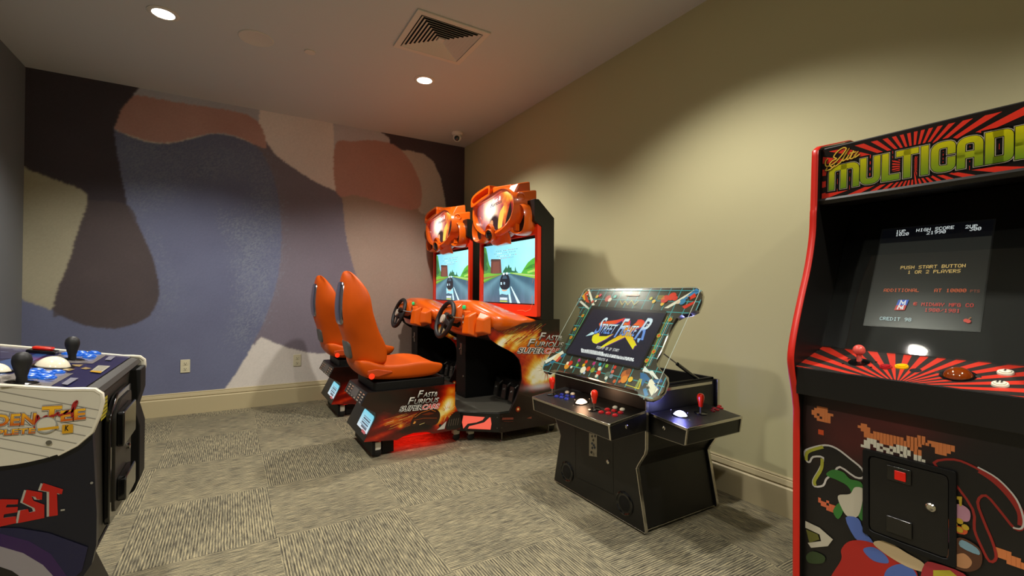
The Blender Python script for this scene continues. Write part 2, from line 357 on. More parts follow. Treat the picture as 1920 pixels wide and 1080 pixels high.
# --- painted back wall
def mural():
    st = 0.01; X = np.arange(XL, XR+st, st); X[-1] = XR; Z = np.arange(0, ZC+st, st); Z[-1] = ZC; nx, nz = len(X), len(Z); GX, GZ = np.meshgrid(X, Z)
    pl = FNX(YB)
    def inside(poly, jit, sm=5):
        P = [pl.px(*p) for p in poly]; P = spline(P, sm) if sm else P
        jx = GX+jit*(rng.random(GX.shape)-0.5)*2; jz = GZ+jit*(rng.random(GX.shape)-0.5)*2; r = np.zeros(GX.shape, bool)
        for i in range(len(P)):
            (x1, y1), (x2, y2) = P[i-1], P[i]
            if y1 == y2: continue
            c = ((y1 > jz) != (y2 > jz)) & (jx < (x2-x1)*(jz-y1)/(y2-y1)+x1); r ^= c
        r = r.astype(float); q = r.copy(); q[1:-1, 1:-1] = (4*r[1:-1, 1:-1]+r[:-2, 1:-1]+r[2:, 1:-1]+r[1:-1, :-2]+r[1:-1, 2:])/8; return q
    def noise2(s, seed):
        g = np.random.default_rng(seed).random((80, 80)); x = GX*s+20; y = GZ*s+10; xi = np.floor(x).astype(int); yi = np.floor(y).astype(int); fx = x-xi; fy = y-yi; fx = fx*fx*(3-2*fx); fy = fy*fy*(3-2*fy)
        G_ = lambda a, b: g[a % 80, b % 80]
        return (G_(xi, yi)*(1-fx)+G_(xi+1, yi)*fx)*(1-fy)+(G_(xi, yi+1)*(1-fx)+G_(xi+1, yi+1)*fx)*fy
    img = np.zeros((nz, nx, 3)); img[:] = lin('dcd6ce')
    def lay(poly, col, jit=0.003, var=0.06, seed=1, sm=5, col2=None, a=1.0):
        m = inside(poly, jit, sm)[..., None]*a; c = np.array(lin(col)); n = noise2(2.5, seed)*0.6+noise2(7, seed+9)*0.4
        if col2: c = c*(1-n[..., None])+np.array(lin(col2))*n[..., None]
        else: c = c*(1+var*(n[..., None]-0.5)*2)
        img[:] = img*(1-m)+c*m; return m[..., 0]
    # grey strip under the ceiling and pale panels
    lay([(230, 150), (500, 190), (880, 270), (880, 300), (500, 260), (230, 250)], 'bcbac4', sm=0)
    lay([(488, 190), (625, 215), (628, 300), (636, 420), (560, 400), (480, 300)], 'ece0dc', sm=0, seed=3)
    lay([(625, 215), (705, 235), (760, 270), (760, 300), (628, 290)], 'c6c0c6', sm=0, seed=4)
    # tan field and cream band on the right
    lay([(630, 350), (700, 365), (770, 360), (900, 400), (900, 900), (720, 760), (700, 640), (672, 540), (655, 480), (640, 400)], 'a89486', seed=5, sm=0, var=0.05)
    lay([(735, 262), (760, 275), (792, 281), (815, 300), (828, 335), (836, 385), (839, 412), (812, 404), (786, 396), (770, 350), (752, 300)], 'c8bab2', seed=6)
    lay([(700, 238), (905, 255), (905, 620), (842, 560), (839, 430), (835, 380), (826, 332), (812, 302), (793, 288), (765, 282), (744, 280), (732, 272), (729, 258), (718, 250)], '54484f', seed=7, sm=0, var=0.1)
    # mauve sweep
    lay([(492, 262), (515, 288), (540, 308), (570, 328), (600, 345), (632, 360), (641, 372), (645, 410), (650, 450), (660, 490), (672, 530), (690, 575), (712, 620), (712, 640), (680, 650), (640, 656), (600, 663), (560, 657), (520, 645), (490, 632), (470, 640), (440, 500), (460, 300)], '7c7480', seed=8, sm=3, var=0.05)
    # blue field
    lay([(30, 540), (100, 560), (180, 400), (210, 240), (216, 242), (245, 256), (285, 268), (325, 268), (370, 257), (405, 251), (445, 258), (480, 274), (503, 308), (520, 360), (527, 420), (527, 470), (519, 530), (500, 590), (482, 630), (462, 668), (440, 704), (415, 740), (380, 820), (30, 900)], '6a6e8a', seed=10, sm=3, col2='747a96', jit=0.003)
    # dry-brush lights on the blue
    for k, (poly, a) in enumerate([([(225, 260), (330, 270), (480, 280), (500, 330), (380, 340), (260, 400), (235, 350)], .45), ([(470, 285), (500, 310), (520, 370), (526, 430), (524, 500), (512, 550), (490, 600), (470, 640), (430, 650), (445, 560), (455, 470), (470, 400), (480, 340)], .55), ([(415, 400), (445, 405), (470, 440), (470, 560), (450, 520), (440, 460)], .7), ([(240, 400), (290, 450), (330, 560), (300, 600), (290, 500)], .4)]):
        m = inside(poly, 0.10, 4)*a*(rng.random(GX.shape) > 0.45)*(0.5+0.5*noise2(14, 30+k)); img[:] = img*(1-m[..., None])+np.array(lin('8a93a0'))*m[..., None]
    # terracotta forms
    lay([(258, 178), (300, 186), (345, 194), (400, 202), (450, 211), (476, 222), (491, 240), (497, 260), (499, 278), (475, 270), (445, 256), (405, 249), (370, 255), (325, 266), (285, 266), (245, 254), (214, 240), (222, 210), (238, 186)], 'b98c84', seed=12, sm=3, col2='c69e96', jit=0.005)
    lay([(628, 272), (660, 265), (700, 263), (737, 271), (762, 292), (780, 323), (790, 352), (788, 386), (770, 393), (740, 387), (700, 375), (665, 366), (631, 362)], 'b68a80', seed=13, sm=4, col2='c2988e')
    # dark form with its long belly
    lay([(30, 100), (262, 160), (262, 165), (245, 184), (228, 205), (214, 240), (220, 290), (230, 340), (240, 390), (262, 430), (285, 480), (296, 525), (297, 560), (280, 592), (255, 606), (215, 616), (160, 610), (115, 592), (98, 580), (60, 500), (30, 400)], '4a434a', seed=14, sm=0, var=0.12)
    lay([(100, 400), (230, 380), (262, 430), (285, 480), (296, 525), (297, 560), (280, 592), (255, 606), (215, 616), (160, 610), (115, 592), (98, 580)], '5e5454', seed=15, sm=4, col2='524a4c', a=0.85)
    # cream form
    lay([(20, 318), (60, 322), (110, 339), (155, 357), (163, 370), (162, 387), (150, 420), (135, 470), (120, 515), (104, 552), (98, 580), (75, 572), (35, 556), (20, 500)], 'aca68e', seed=16, sm=3, jit=0.005)
    img *= (0.96+0.08*rng.random((nz, nx, 1)))
    me = bpy.data.meshes.new('wall_back'); idx = np.arange(nx*nz).reshape(nz, nx); q = np.stack([idx[:-1, :-1], idx[:-1, 1:], idx[1:, 1:], idx[1:, :-1]], -1).reshape(-1, 4)
    V = np.stack([GX, np.full(GX.shape, YB), GZ], -1).reshape(-1, 3); nb = len(V)
    V2 = np.vstack([V, [[XL, YB+T_, 0], [XR, YB+T_, 0], [XR, YB+T_, ZC], [XL, YB+T_, ZC]]])
    me.from_pydata(V2.tolist(), [], q.tolist()+[(nb+1, nb, nb+3, nb+2)])
    a = me.color_attributes.new('Col', 'FLOAT_COLOR', 'POINT'); c = np.ones((len(V2), 4)); c[:nb, :3] = img.reshape(-1, 3); a.data.foreach_set('color', c.ravel())
    m = attr_mat('painted_mural', 0.85, spec=0.25); nt = m.node_tree; n = nt.nodes.new('ShaderNodeTexNoise'); n.inputs['Scale'].default_value = 450
    tc = nt.nodes.new('ShaderNodeTexCoord'); nt.links.new(tc.outputs['Object'], n.inputs[0]); bp = nt.nodes.new('ShaderNodeBump'); bp.inputs['Strength'].default_value = 0.15; bp.inputs['Distance'].default_value = 0.002
    nt.links.new(n.outputs['Fac'], bp.inputs['Height']); nt.links.new(bp.outputs[0], nt.nodes['Principled BSDF'].inputs['Normal']); me.materials.append(m)
    o = bpy.data.objects.new('wall_back', me); COL.objects.link(o); tagS(o)
mural()
# --- baseboards: tall board, sloped cap, small top bead
prof = [(0, 0), (0.018, 0), (0.018, 0.145), (0.010, 0.152), (0.010, 0.158), (0.014, 0.163), (0.009, 0.188), (0.005, 0.190), (0.007, 0.196), (0.004, 0.203), (0, 0.203)]
tagS(MB().prism([(YB-a, b) for a, b in prof], 'X', XL, XR).build('baseboard_back', M['base']))
tagS(MB().prism([(XR-a, b) for a, b in prof], 'Y', YF, YB-0.02).build('baseboard_right', M['base']))
tagS(MB().prism([(XL+a, b) for a, b in prof], 'Y', YF, YB-0.02).build('baseboard_left', M['base']))
# ------------------------------------------------------------------ ceiling fixtures
def downlight(x, y, label):
    r = thing('downlight', label, 'ceiling light', (x, y, ZC), 'recessed downlights in the ceiling')
    MB().lathe([(0.062, 0), (0.088, 0), (0.088, -0.004), (0.078, -0.009), (0.062, -0.007), (0.062, 0)], (x, y, ZC)).build('trim_ring', M['vent'], r)
    MB().lathe([(0.0, -0.001), (0.061, -0.001), (0.061, -0.005), (0.0, -0.006)], (x, y, ZC)).build('lens', mat('lamp_lens', 'fff6e2', 0.4, emit=14.0), r)
    l = bpy.data.lights.new('lamp', 'SPOT'); l.energy = LAMP_W; l.color = LAMP_COL; l.shadow_soft_size = 0.05; l.spot_size = math.radians(128); l.spot_blend = 0.55
    o = bpy.data.objects.new('lamp', l); COL.objects.link(o); o.parent = r; o.location = (0, 0, -0.03)
    return r
downlight(-0.391, 3.735, 'round white recessed downlight glowing in the ceiling over the left half of the mural')
downlight(1.385, 3.741, 'round white recessed downlight glowing beside the air vent above the racing machines')
downlight(1.385, 1.55, 'recessed downlight nearest the camera above the tabletop arcade')
downlight(-0.391, 1.55, 'recessed downlight nearest the camera above the golf arcade')
downlight(1.385, -0.65, 'recessed downlight behind the camera on the right')
downlight(-0.391, -0.65, 'recessed downlight behind the camera on the left')
def vent():
    cx, cy, h = 1.255, 3.072, 0.262; r = thing('air_vent', 'square white ceiling air diffuser with nested louvers', 'air vent', (cx, cy, ZC))
    sq = lambda a, z: [(cx-a, cy-a, z), (cx+a, cy-a, z), (cx+a, cy+a, z), (cx-a, cy+a, z)]
    m = MB(); q = lambda a: [(cx-a, cy-a), (cx+a, cy-a), (cx+a, cy+a), (cx-a, cy+a)]
    m.ring(lambda p, t: (p[0], p[1], t), q(h), q(0.222), ZC, ZC-0.012); m.build('frame', M['vent'], r, bevel=0.003)
    MB().box(cx-0.222, cx+0.222, cy-0.222, cy+0.222, ZC-0.0012, ZC-0.0004).build('dark_opening', M['hole'], r)
    for k in range(8):
        a = 0.216-k*0.0245; m = MB(); m.loft([sq(a, ZC-0.0125), sq(a-0.0165, ZC-0.0022), sq(a-0.0175, ZC-0.0028), sq(a-0.001, ZC-0.0135), sq(a, ZC-0.0125)], caps=False); m.build('louver', M['vent'], r)
    MB().box(cx-0.022, cx+0.022, cy-0.022, cy+0.022, ZC-0.012, ZC-0.002).build('centre_plate', M['vent'], r)
vent()
def disc(name, label, cat, x, y, rad, z=0.006, m=None):
    o = MB().lathe([(0.0, 0), (rad, 0), (rad, -z), (rad*0.97, -z-0.002), (0.0, -z-0.002)], (x, y, ZC), n=40).build(name, m or M['ceiling']); o['label'] = label; o['category'] = cat; return o
r = thing('ceiling_speaker', 'flat round ceiling speaker grille painted like the ceiling', 'speaker', (0.136, 3.757, ZC))
MB().lathe([(0.098, 0), (0.112, 0), (0.112, -0.004), (0.106, -0.007), (0.098, -0.004)], (0.136, 3.757, ZC), n=48).build('rim', M['vent'], r)
MB().lathe([(0.0, 0), (0.098, 0), (0.098, -0.002), (0.0, -0.002)], (0.136, 3.757, ZC), n=40).build('grille', M['ceiling'], r)
disc('sprinkler_cover', 'small white round sprinkler cover plate in the ceiling', 'sprinkler cover', 0.489, 3.752, 0.038, m=M['vent'])
cx, cy = 2.165, 4.79; r = thing('security_camera', 'small white dome security camera hanging in the ceiling corner', 'security camera', (cx, cy, ZC))
MB().lathe([(0.0, 0), (0.062, 0), (0.062, -0.018), (0.05, -0.028), (0.0, -0.028)], (cx, cy, ZC)).build('mount', mat('mount_white', 'f6f2ea', .5), r)
dn = np.array([-0.45, -0.75, -0.45]); dn /= np.linalg.norm(dn); cc = np.array([cx, cy, ZC-0.055])
MB().lathe([(0.047*math.sin(t), -0.047*math.cos(t)) for t in np.linspace(0, math.pi, 13)], cc).build('eyeball', mat('camera_white', 'f6f2ea', .4), r)
MB().lathe([(0.0, 0.035), (0.029, 0.035), (0.029, 0.044), (0.018, 0.051), (0.0, 0.053)], cc, dn).build('lens', M['camblack'], r)
def outlet(x, z, label):
    r = thing('wall_outlet', label, 'wall outlet', (x, YB, z), 'ivory wall outlets'); y = YB
    MB().box(x-0.037, x+0.037, y-0.006, y, z-0.06, z+0.06).build('plate', M['outlet'], r, bevel=0.004)
    for dz in (-0.025, 0.025):
        s = MB().prism(rnd([(x-0.017, z+dz-0.015), (x+0.017, z+dz-0.015), (x+0.017, z+dz+0.015), (x-0.017, z+dz+0.015)], 0.01), 'Y', y-0.0085, y-0.005).build('socket', M['outlet'], r)
        m = MB(); m.box(x-0.009, x-0.006, y-0.0092, y-0.008, z+dz-0.002, z+dz+0.008); m.box(x+0.006, x+0.009, y-0.0092, y-0.008, z+dz-0.001, z+dz+0.007); m.box(x-0.003, x+0.003, y-0.0092, y-0.008, z+dz-0.011, z+dz-0.005); m.build('slots', M['hole'], s)
outlet(-0.352, 0.443, 'ivory wall outlet on the blue part of the mural, left one')
outlet(0.592, 0.43, 'ivory wall outlet on the pale part of the mural beside the racing seats')

# ================================================================== shared control parts
def button(name, m, parent, pl, u, v, r=0.0145, h=0.008, rim=None):
    o = pl.p(u, v); b = MB().lathe([(0.0, 0), (r, 0), (r, h*0.5), (r*0.93, h*0.75), (r*0.72, h*0.75), (r*0.70, h*0.6)], o, pl.N, 20).build(name, rim or m, parent)
    MB().lathe([(0.0, 0), (r*0.68, 0), (r*0.68, h), (r*0.5, h*1.15), (0.0, h*1.2)], o, pl.N, 20).build('cap', m, b); return b
def joystick(parent, pl, u, v, style, m, h=0.075):
    o = pl.p(u, v); n = np.array([0, 0, 1.])
    j = MB().lathe([(0.0, 0.001), (0.030, 0.001), (0.030, 0.003), (0.024, 0.005), (0.0, 0.006)], o, pl.N, 24).build('joystick', M['blackgloss'], parent)
    if style == 'bat':
        MB().tube([o, o+n*0.04], 0.005).build('shaft', M['steel'], j)
        MB().lathe([(0.0, 0.032), (0.0095, 0.032), (0.0105, 0.04), (0.0125, 0.052), (0.0165, 0.068), (0.0175, 0.078), (0.0155, 0.089), (0.009, 0.096), (0.0, 0.098)], o, n, 24).build('handle', m, j)
    elif style == 'fat':
        MB().lathe([(r_*.66, h_*.74) for r_, h_ in [(0.0, 0.0), (0.016, 0.0), (0.0145, 0.02), (0.020, 0.04), (0.0265, 0.062), (0.0275, 0.074), (0.024, 0.088), (0.014, 0.097), (0.0, 0.10)]], o, n, 28).build('handle', m, j)
    else:
        MB().lathe([(0.0, 0.0), (0.007, 0.0), (0.007, 0.028)], o, n).build('shaft', m, j)
        MB().lathe([(0.0, 0.022)]+[(0.018*math.sin(t), 0.042-0.018*math.cos(t)) for t in np.linspace(0.3, math.pi, 12)], o, n, 24).build('handle', m, j)
    return j
def trackball(parent, pl, u, v, r, m, ringm, sink=0.35):
    o = pl.p(u, v); b = MB().lathe([(r*0.9, 0), (r*1.18, 0), (r*1.18, 0.003), (r*0.98, 0.004), (r*0.9, 0)], o, pl.N, 32).build('trackball', ringm, parent)
    c = o-pl.N*r*sink; MB().lathe([(r*math.sin(t), -r*math.cos(t)) for t in np.linspace(0, math.pi, 20)], c, pl.N, 32).build('ball', m, b); return b
def screws(parent, pl, pts, r=0.004, m=None):
    for u, v in pts: MB().lathe([(0.0, 0), (r, 0), (r*0.8, r*0.5), (0.0, r*0.6)], pl.p(u, v), pl.N, 10).build('screw', m or M['steel'], parent)

# ================================================================== RACING MACHINE
YC = 3.475
def mir(y): return 2*YC-y
def logo(a, x0, y0, x1, y1, k):
    """stacked racing title; (x0,y0) and (x1,y1) are the ends of its base line, k its letter height"""
    s = a.pl
    A = np.array(s.px(x0, y0)); B = np.array(s.px(x1, y1)); T = np.array(s.px(x0, y0-k)); L = np.linalg.norm(B-A); d = (B-A)/L; n = np.array([-d[1], d[0]]); h = np.linalg.norm(T-A)
    P = lambda u, v: tuple(A+d*u*L+n*v*h)
    def word(t, u0, u1, v, hh, col, edge, eb=0.05):
        a.text(t, P(u0, v), P(u1, v), hh*h, edge, bold=eb, shear=0.3); a.text(t, P(u0+.004, v), P(u1-.004, v), hh*h, col, bold=0.012, shear=0.3)
    sil = lambda t: '8e8e88' if t < .5 else 'f2f0e8'
    word('F', .42, .58, 2.25, 1.25, sil, '1a1210'); word('AST&', .56, .93, 2.25, .85, sil, '1a1210')
    word('F', .19, .37, 1.12, 1.25, sil, '1a1210'); word('URIOUS', .35, .97, 1.12, .85, sil, '1a1210')
    word('SUPER', .0, .56, 0, .85, '141414', 'f0eee6', .075); word('CARS', .55, 1.0, 0, .85, 'e01818', 'f0eee6', .075)
def racing_machine():
    R = thing('racing_arcade_machine', 'orange and black sit-down racing arcade machine, the nearer one with its full logo side showing', 'arcade machine', (1.6, YC, 0), 'sit-down racing arcade machines')
    Y0, Y1 = 3.05, mir(3.05)
    # --- cabinet sides
    side_px = [(1049.4, 598.6), (1003, 597), (960, 600), (905, 618), (919, 636), (934, 647), (951, 655.5), (963, 662.5), (973, 673.6), (977, 686), (978.5, 709.6), (972, 735), (967.4, 748), (957, 769), (954, 776), (937, 776), (937, 812), (1046, 793)]
    side = [tuple(at(*q, Y=Y0)[[0, 2]]) for q in side_px]; side[3] = (1.62, .86)
    for k, (a, b) in enumerate(((Y0, Y0+0.018), (Y1-0.018, Y1))):
        MB().prism(side, 'Y', a, b).build('side_panel', M['black'], R, bevel=0.002)
    pl = FNX(Y0); a = Art(pl)
    def fire(x, z):
        t = 0.20+0.5*fbm(x*9+z*3, z*12)-0.1
        def g(cx, cz, sx, sz, w, rot=0.0):
            dx, dz = x-cx, z-cz; c, s_ = math.cos(rot), math.sin(rot); return w*math.exp(-((dx*c+dz*s_)/sx)**2-((-dx*s_+dz*c)/sz)**2)
        t += g(1.92, .78, .22, .09, .42, .45)+g(1.75, .76, .10, .035, .55, .5)+g(2.06, .80, .05, .02, .3, .9)+g(2.12, .72, .18, .07, .25)
        t += g(2.16, .52, .16, .13, .78)+g(2.20, .54, .06, .05, .45)+g(2.02, .46, .07, .08, .3)
        t += 0.12*(fbm(x*30-z*26, z*6+x*8)-0.5)*2
        t -= g(2.25, .90, .22, .06, .5)+g(2.2, .30, .4, .09, .5)
        c = ramp(t)
        w_ = g(2.1, .40, .10, .022, 1.0); c = tuple(ci*(1-w_)+bi*w_ for ci, bi in zip(c, lin('c8ccd4')))
        if z < .37: k = max(0, min(1, (.37-z)/.05)); c = tuple(ci*(1-k)+bi*k*1.0 for ci, bi in zip(c, lin('1c0f0c')))
        return c
    a.paint([(x, z) for x, z in side], 62, 84, fire)
    for k in range(60):
        x0, z0 = 1.72+.34*rng.random(), .72+.17*rng.random(); L_ = .03+.10*rng.random(); q_ = clip_convex([(x0, z0), (x0+L_, z0+L_*.62), (x0+L_+.006, z0+L_*.62-.004)], [(1.74, .77), (1.93, .70), (2.29, .70), (2.29, .915), (1.70, .86)])
        if q_: a.poly(q_, random.choice(('e8b838', 'c83410', 'f0d878', '8a1808', 'd86a18', 'a82208')), up=(k % 10 == 0))
    for k in range(30):
        th = 2*math.pi*rng.random(); r1 = .07+.08*rng.random(); cx_, cz_ = 2.17, .535
        q_ = clip_rect([(cx_+.03*math.cos(th-.1), cz_+.03*math.sin(th-.1)), (cx_+r1*math.cos(th), cz_+r1*math.sin(th)), (cx_+.03*math.cos(th+.1), cz_+.03*math.sin(th+.1))], 1.96, 2.295, .43, .68)
        if q_: a.poly(q_, random.choice(('f6e8b0', 'f0c860', 'fffbe8', 'c85a18')), up=(k % 10 == 0))
    for px, py, rr in ((971, 767, .022), ): u, v = pl.px(px, py); a.circ(u, v, rr, '7a1a08'); a.circ(u, v, rr*.6, 'c8641c'); a.circ(u, v, rr*.35, 'ecd090')
    a.line([(941, 785), (962, 784.5)], .016, '7e3a2c', px=True); a.line([(943, 790), (962, 790)], .006, '4a1c14', px=True); a.poly([(987, 784), (996, 780.5), (996, 785)], '80402e', px=True)
    logo(a, 968, 661.5, 1058, 663, 11.5)
    a.build('side_artwork', M['gloss'], R)
    # --- deck with angled front
    D = [(1.747, Y0+.001), (2.30, Y0+.001), (2.30, Y1-.001), (1.747, Y1-.001), (1.49, mir(3.25)), (1.49, 3.25)]
    MB().prism(D, 'Z', .085, .232).build('deck', M['black'], R, bevel=0.004)
    MB().prism([(1.742, Y0+.02), (2.26, Y0+.02), (2.26, Y1-.02), (1.742, Y1-.02), (1.46, mir(3.27)), (1.46, 3.27)], 'Z', .2325, .238).build('foot_plate', M['grey'], R, bevel=0.002)
    A0 = np.array((1.49, 3.25, 0)); B0 = np.array((1.747, 3.05, 0)); lg = np.linalg.norm(B0-A0); plc = Pl(A0, B0-A0, (0, 0, 1)); q = Art(plc, .001)
    q.poly([(.045, .107), (.255, .107), (.262, .15), (.255, .198), (.045, .205), (.035, .155)], 'f0604a'); q.line([(.06, .10), (.085, .135), (.15, .150), (.20, .168), (.235, .208)], [.03, .02, .015, .02, .03], '0c0808')
    q.build('lit_logo_plate', M['backlit'], R, label='pink-red lit plate with a black wave stripe')
    for y in (3.25, mir(3.25)):
        pass
    screws(R, plc, [(.018, .12), (.018, .20), (lg-.02, .12), (lg-.02, .20)])
    plf = FNX(Y0); screws(R, plf, [(1.765, .12), (1.765, .21)])
    # --- coin column and pedals
    MB().box(1.72, 2.25, 3.60, 3.79, .238, .88).build('coin_column', M['blackmatte'], R, bevel=0.004)
    o = MB().box(1.714, 1.7205, 3.665, 3.705, .60, .70).build('coin_slot_plate', M['steel'], R, bevel=0.002)
    MB().lathe([(0, 0), (.008, 0), (.008, .012), (0, .013)], (1.714, 3.685, .65), (-1, 0, 0), 12).build('coin_button', M['chrome'], o)
    MB().lathe([(0, 0), (.010, 0), (.008, .006), (0, .006)], (1.719, 3.64, .42), (-1, 0, 0), 12).build('lock', M['steel'], R)
    MB().box(2.2, 2.27, Y0+.02, Y1-.02, .238, .93).build('back_wall', M['blackmatte'], R)
    MB().box(2.0, 2.2, Y0+.02, 3.6, .238, .42).build('pedal_box', M['blackmatte'], R, bevel=.005)
    for y in (3.2, 3.32, 3.45):
        b = MB(); b.tube([(2.02, y, .40), (1.93, y, .34)], .008); b.add(*([(1.935, y-.03, .27), (1.935, y+.03, .27), (1.955, y+.03, .38), (1.955, y-.03, .38), (1.925, y-.03, .275), (1.925, y+.03, .275), (1.945, y+.03, .385), (1.945, y-.03, .385)], [(0, 1, 2, 3), (4, 7, 6, 5), (0, 4, 5, 1), (2, 6, 7, 3), (0, 3, 7, 4), (1, 5, 6, 2)])); b.build('pedal', M['steel'], R)
    # --- levelling feet and casters
    for x, y in ((1.80, 3.11), (2.24, 3.11), (1.80, mir(3.11)), (2.24, mir(3.11))):
        MB().lathe([(0.0, 0), (.018, 0), (.016, .008), (.005, .012), (.005, .09), (0, .09)], (x, y, 0), n=12).build('levelling_foot', M['steel'], R)
    def caster(x, y, nm='caster'):
        b = MB(); b.prism(rnd([(x-.028, .05), (x+.022, .05), (x+.022, .10), (x-.028, .10)], .01), 'Y', y-.018, y-.015); b.prism(rnd([(x-.028, .05), (x+.022, .05), (x+.022, .10), (x-.028, .10)], .01), 'Y', y+.015, y+.018); b.box(x-.028, x+.022, y-.018, y+.018, .097, .103); c = b.build(nm, M['white'], R)
        MB().lathe([(0, -.012), (.024, -.012), (.030, -.008), (.030, .008), (.024, .012), (0, .012)], (x, y, .030), (0, 1, 0), 20).build('wheel', M['rubber'], c)
    for x, y in ((1.50, 3.30), (1.60, 3.25), (2.28, 3.13), (.88, 3.25), (.88, mir(3.25))): caster(x, y)
    # --- monitor
    ma, mb_ = 2.965, mir(2.965)
    MB().prism([(2.07, .93), (2.19, .93), (2.19, 1.735), (2.04, 1.87), (2.0, 1.87), (2.0, 1.70), (2.07, 1.66)], 'Y', ma+.012, mb_-.012).build('monitor_housing', M['black'], R, bevel=.003)
    bz = [(ma+.02, .955), (mb_-.02, .955), (mb_-.02, 1.70), (ma+.02, 1.70)]; sc_ = [(3.02, 1.045), (mir(3.02), 1.045), (mir(3.02), 1.60), (3.02, 1.60)]
    MB().ring(lambda p, t: (t, p[0], p[1]), rnd(bz, .012, 2), rnd(sc_, .002, 2), 2.035, 2.07).build('bezel', M['redbezel'], R, bevel=.003)
    MB().box(2.062, 2.069, 3.0, mir(3.0), 1.03, 1.61).build('screen_surround', M['blackgloss'], R)
    pm = FNY(2.035); q = Art(pm)
    q.line([(-YC-.21, .995), (-YC+.21, .995)], .0015, 'e8501c')
    for k in (-1, 1):
        e = -YC
        q.line([(e+k*.20, .995), (e+k*.29, 1.0), (e+k*.33, .992), (e+k*.40, 1.01), (e+k*.425, 1.05), (e+k*.425, 1.12)], .004, 'f08a60')
        q.line([(e+k*.425, 1.22), (e+k*.435, 1.25), (e+k*.435, 1.36)], .003, 'f08a60')
    q.rect(e_-.001, .9605, e_+.001, .9615, 'e6310c') if False else None; q.build('bezel_lines', M['print'], R)
    ps = FNY(2.061); q = Art(ps); W_, H_ = 2*(YC-3.03), .52; u0, v0 = -mir(3.03), 1.055
    S = lambda u, v: (u0+u*W_, v0+v*H_)
    def P(pts, col, sm=0): q.poly([S(*p) for p in pts], col, sm=sm)
    P([(0, 0), (1, 0), (1, 1), (0, 1)], '55808c')
    def sky(u, v):
        k = (u-u0)/W_; t = fbm(k*5, v*9); a_, b_, c_ = np.array(lin('58b8dc')), np.array(lin('a4f4fc')), np.array(lin('c8fcfc'))
        m = min(1, max(0, k*1.1+.2*(t-.4))); c = a_*(1-m)+b_*m; c = c*(1-.35*t)+c_*.35*t; return tuple(c)
    q.paint([S(0, .42), S(1, .42), S(1, 1), S(0, 1)], 34, 22, sky)
    P([(0, 1), (.045, .97), (.075, .85), (.095, .75), (.12, .66), (.16, .60), (.20, .56), (.30, .53), (.4, .5), (.4, .42), (0, .3)], '4a8c46')
    P([(0, .9), (.05, .86), (.08, .74), (.05, .68), (.1, .6), (.06, .55), (0, .56)], '2e6a40'); P([(.15, .50), (.16, .745), (.36, .735), (.38, .5)], '6a4038'); P([(.19, .50), (.20, .70), (.33, .70), (.34, .5)], '7c4c40'); P([(.15, .72), (.16, .76), (.355, .74), (.36, .72)], '4a3a34')
    P([(.40, .50), (.42, .545), (.45, .58), (.47, .615), (.49, .57), (.52, .64), (.54, .58), (.565, .59), (.58, .53), (.63, .52), (.64, .60), (.66, .52), (.7, .49)], '2c6c48')
    P([(.74, .47), (.80, .56), (.86, .64), (.93, .69), (1, .72), (1, .42), (.72, .44)], '58b03c'); P([(.80, .53), (.90, .60), (1, .62), (1, .56)], '3e8c34'); P([(.85, .50), (1, .54), (1, .50), (.86, .47)], 'a8d860')
    P([(0, .50), (.10, .52), (.2, .50), (.3, .485), (.40, .49), (.38, .47), (.2, .43), (0, .36)], '74b43c'); P([(0, .44), (.38, .475), (.36, .465), (0, .40)], '8a7446'); P([(.55, .50), (.75, .48), (1, .44), (1, .38), (.55, .475)], '8cc848'); P([(.6, .487), (1, .432), (1, .42), (.6, .48)], 'c8d0a0')
    def road(u, v):
        k = (u-u0)/W_; z = (v-v0)/H_; d = abs(k-.46)/(max(.02, .50-z)*2.4+.05); t = fbm(k*24, z*5); c = np.array(lin('3e6274'))*(.8+.5*t)+np.array(lin('88b8c0'))*.28*math.exp(-((d-.55)/.2)**2); 
        return tuple(c+np.array(lin('d070a8'))*.12*max(0, .25-z)*3*t)
    q.paint([S(0, 0), S(1, 0), S(1, .385), S(.55, .485), (S(.40, .485)), S(0, .33)], 40, 26, road)
    P([(.34, .22), (.40, .42), (.42, .42), (.385, .14), (.35, .13)], 'a8e8f8'); P([(.50, .27), (.53, .27), (.585, 0), (.545, 0)], 'c8f8fc'); P([(.56, .27), (.575, .27), (.74, 0), (.69, 0)], 'd8fcfc'); P([(.36, .26), (.54, .26), (.56, .15), (.49, .13), (.37, .15)], '9cdcec')
    P([(.36, .27), (.355, .36), (.375, .43), (.40, .47), (.44, .49), (.50, .48), (.535, .42), (.55, .34), (.54, .26), (.50, .225), (.44, .215), (.39, .23)], '16222c', sm=3)
    P([(.37, .30), (.37, .345), (.395, .345), (.395, .30)], 'c8e8f4'); P([(.425, .31), (.43, .35), (.46, .34), (.455, .30)], '9ab8c8'); P([(.40, .40), (.42, .45), (.48, .45), (.50, .40)], '3c5668'); P([(.415, .465), (.41, .50), (.445, .505), (.45, .465)], 'e8ffff'); P([(.475, .47), (.475, .505), (.51, .505), (.51, .47)], 'e8ffff'); P([(.40, .225), (.44, .205), (.50, .22), (.50, .205), (.44, .19), (.40, .205)], 'e89858')
    for row, (ua, ub, vv) in enumerate(((.27, .70, .875), (.24, .70, .835), (.30, .68, .785), (.36, .66, .745))):
        x = ua
        while x < ub-.02: wd = random.choice((.012, .02, .03)); P([(x, vv), (x+wd, vv), (x+wd, vv+.008), (x, vv+.008)], random.choice(('f4ffff', '6a98a4', 'b88c90'))); x += wd+.012
    x = .385
    while x < .53: P([(x, .045), (x+.012, .045), (x+.012, .085), (x, .085)], 'e8f4fc'); P([(x, .012), (x+.012, .012), (x+.012, .032), (x, .032)], 'd8e83c'); x += .017
    q.build('screen', M['screen'], R, label='lit screen showing a car racing down a road')
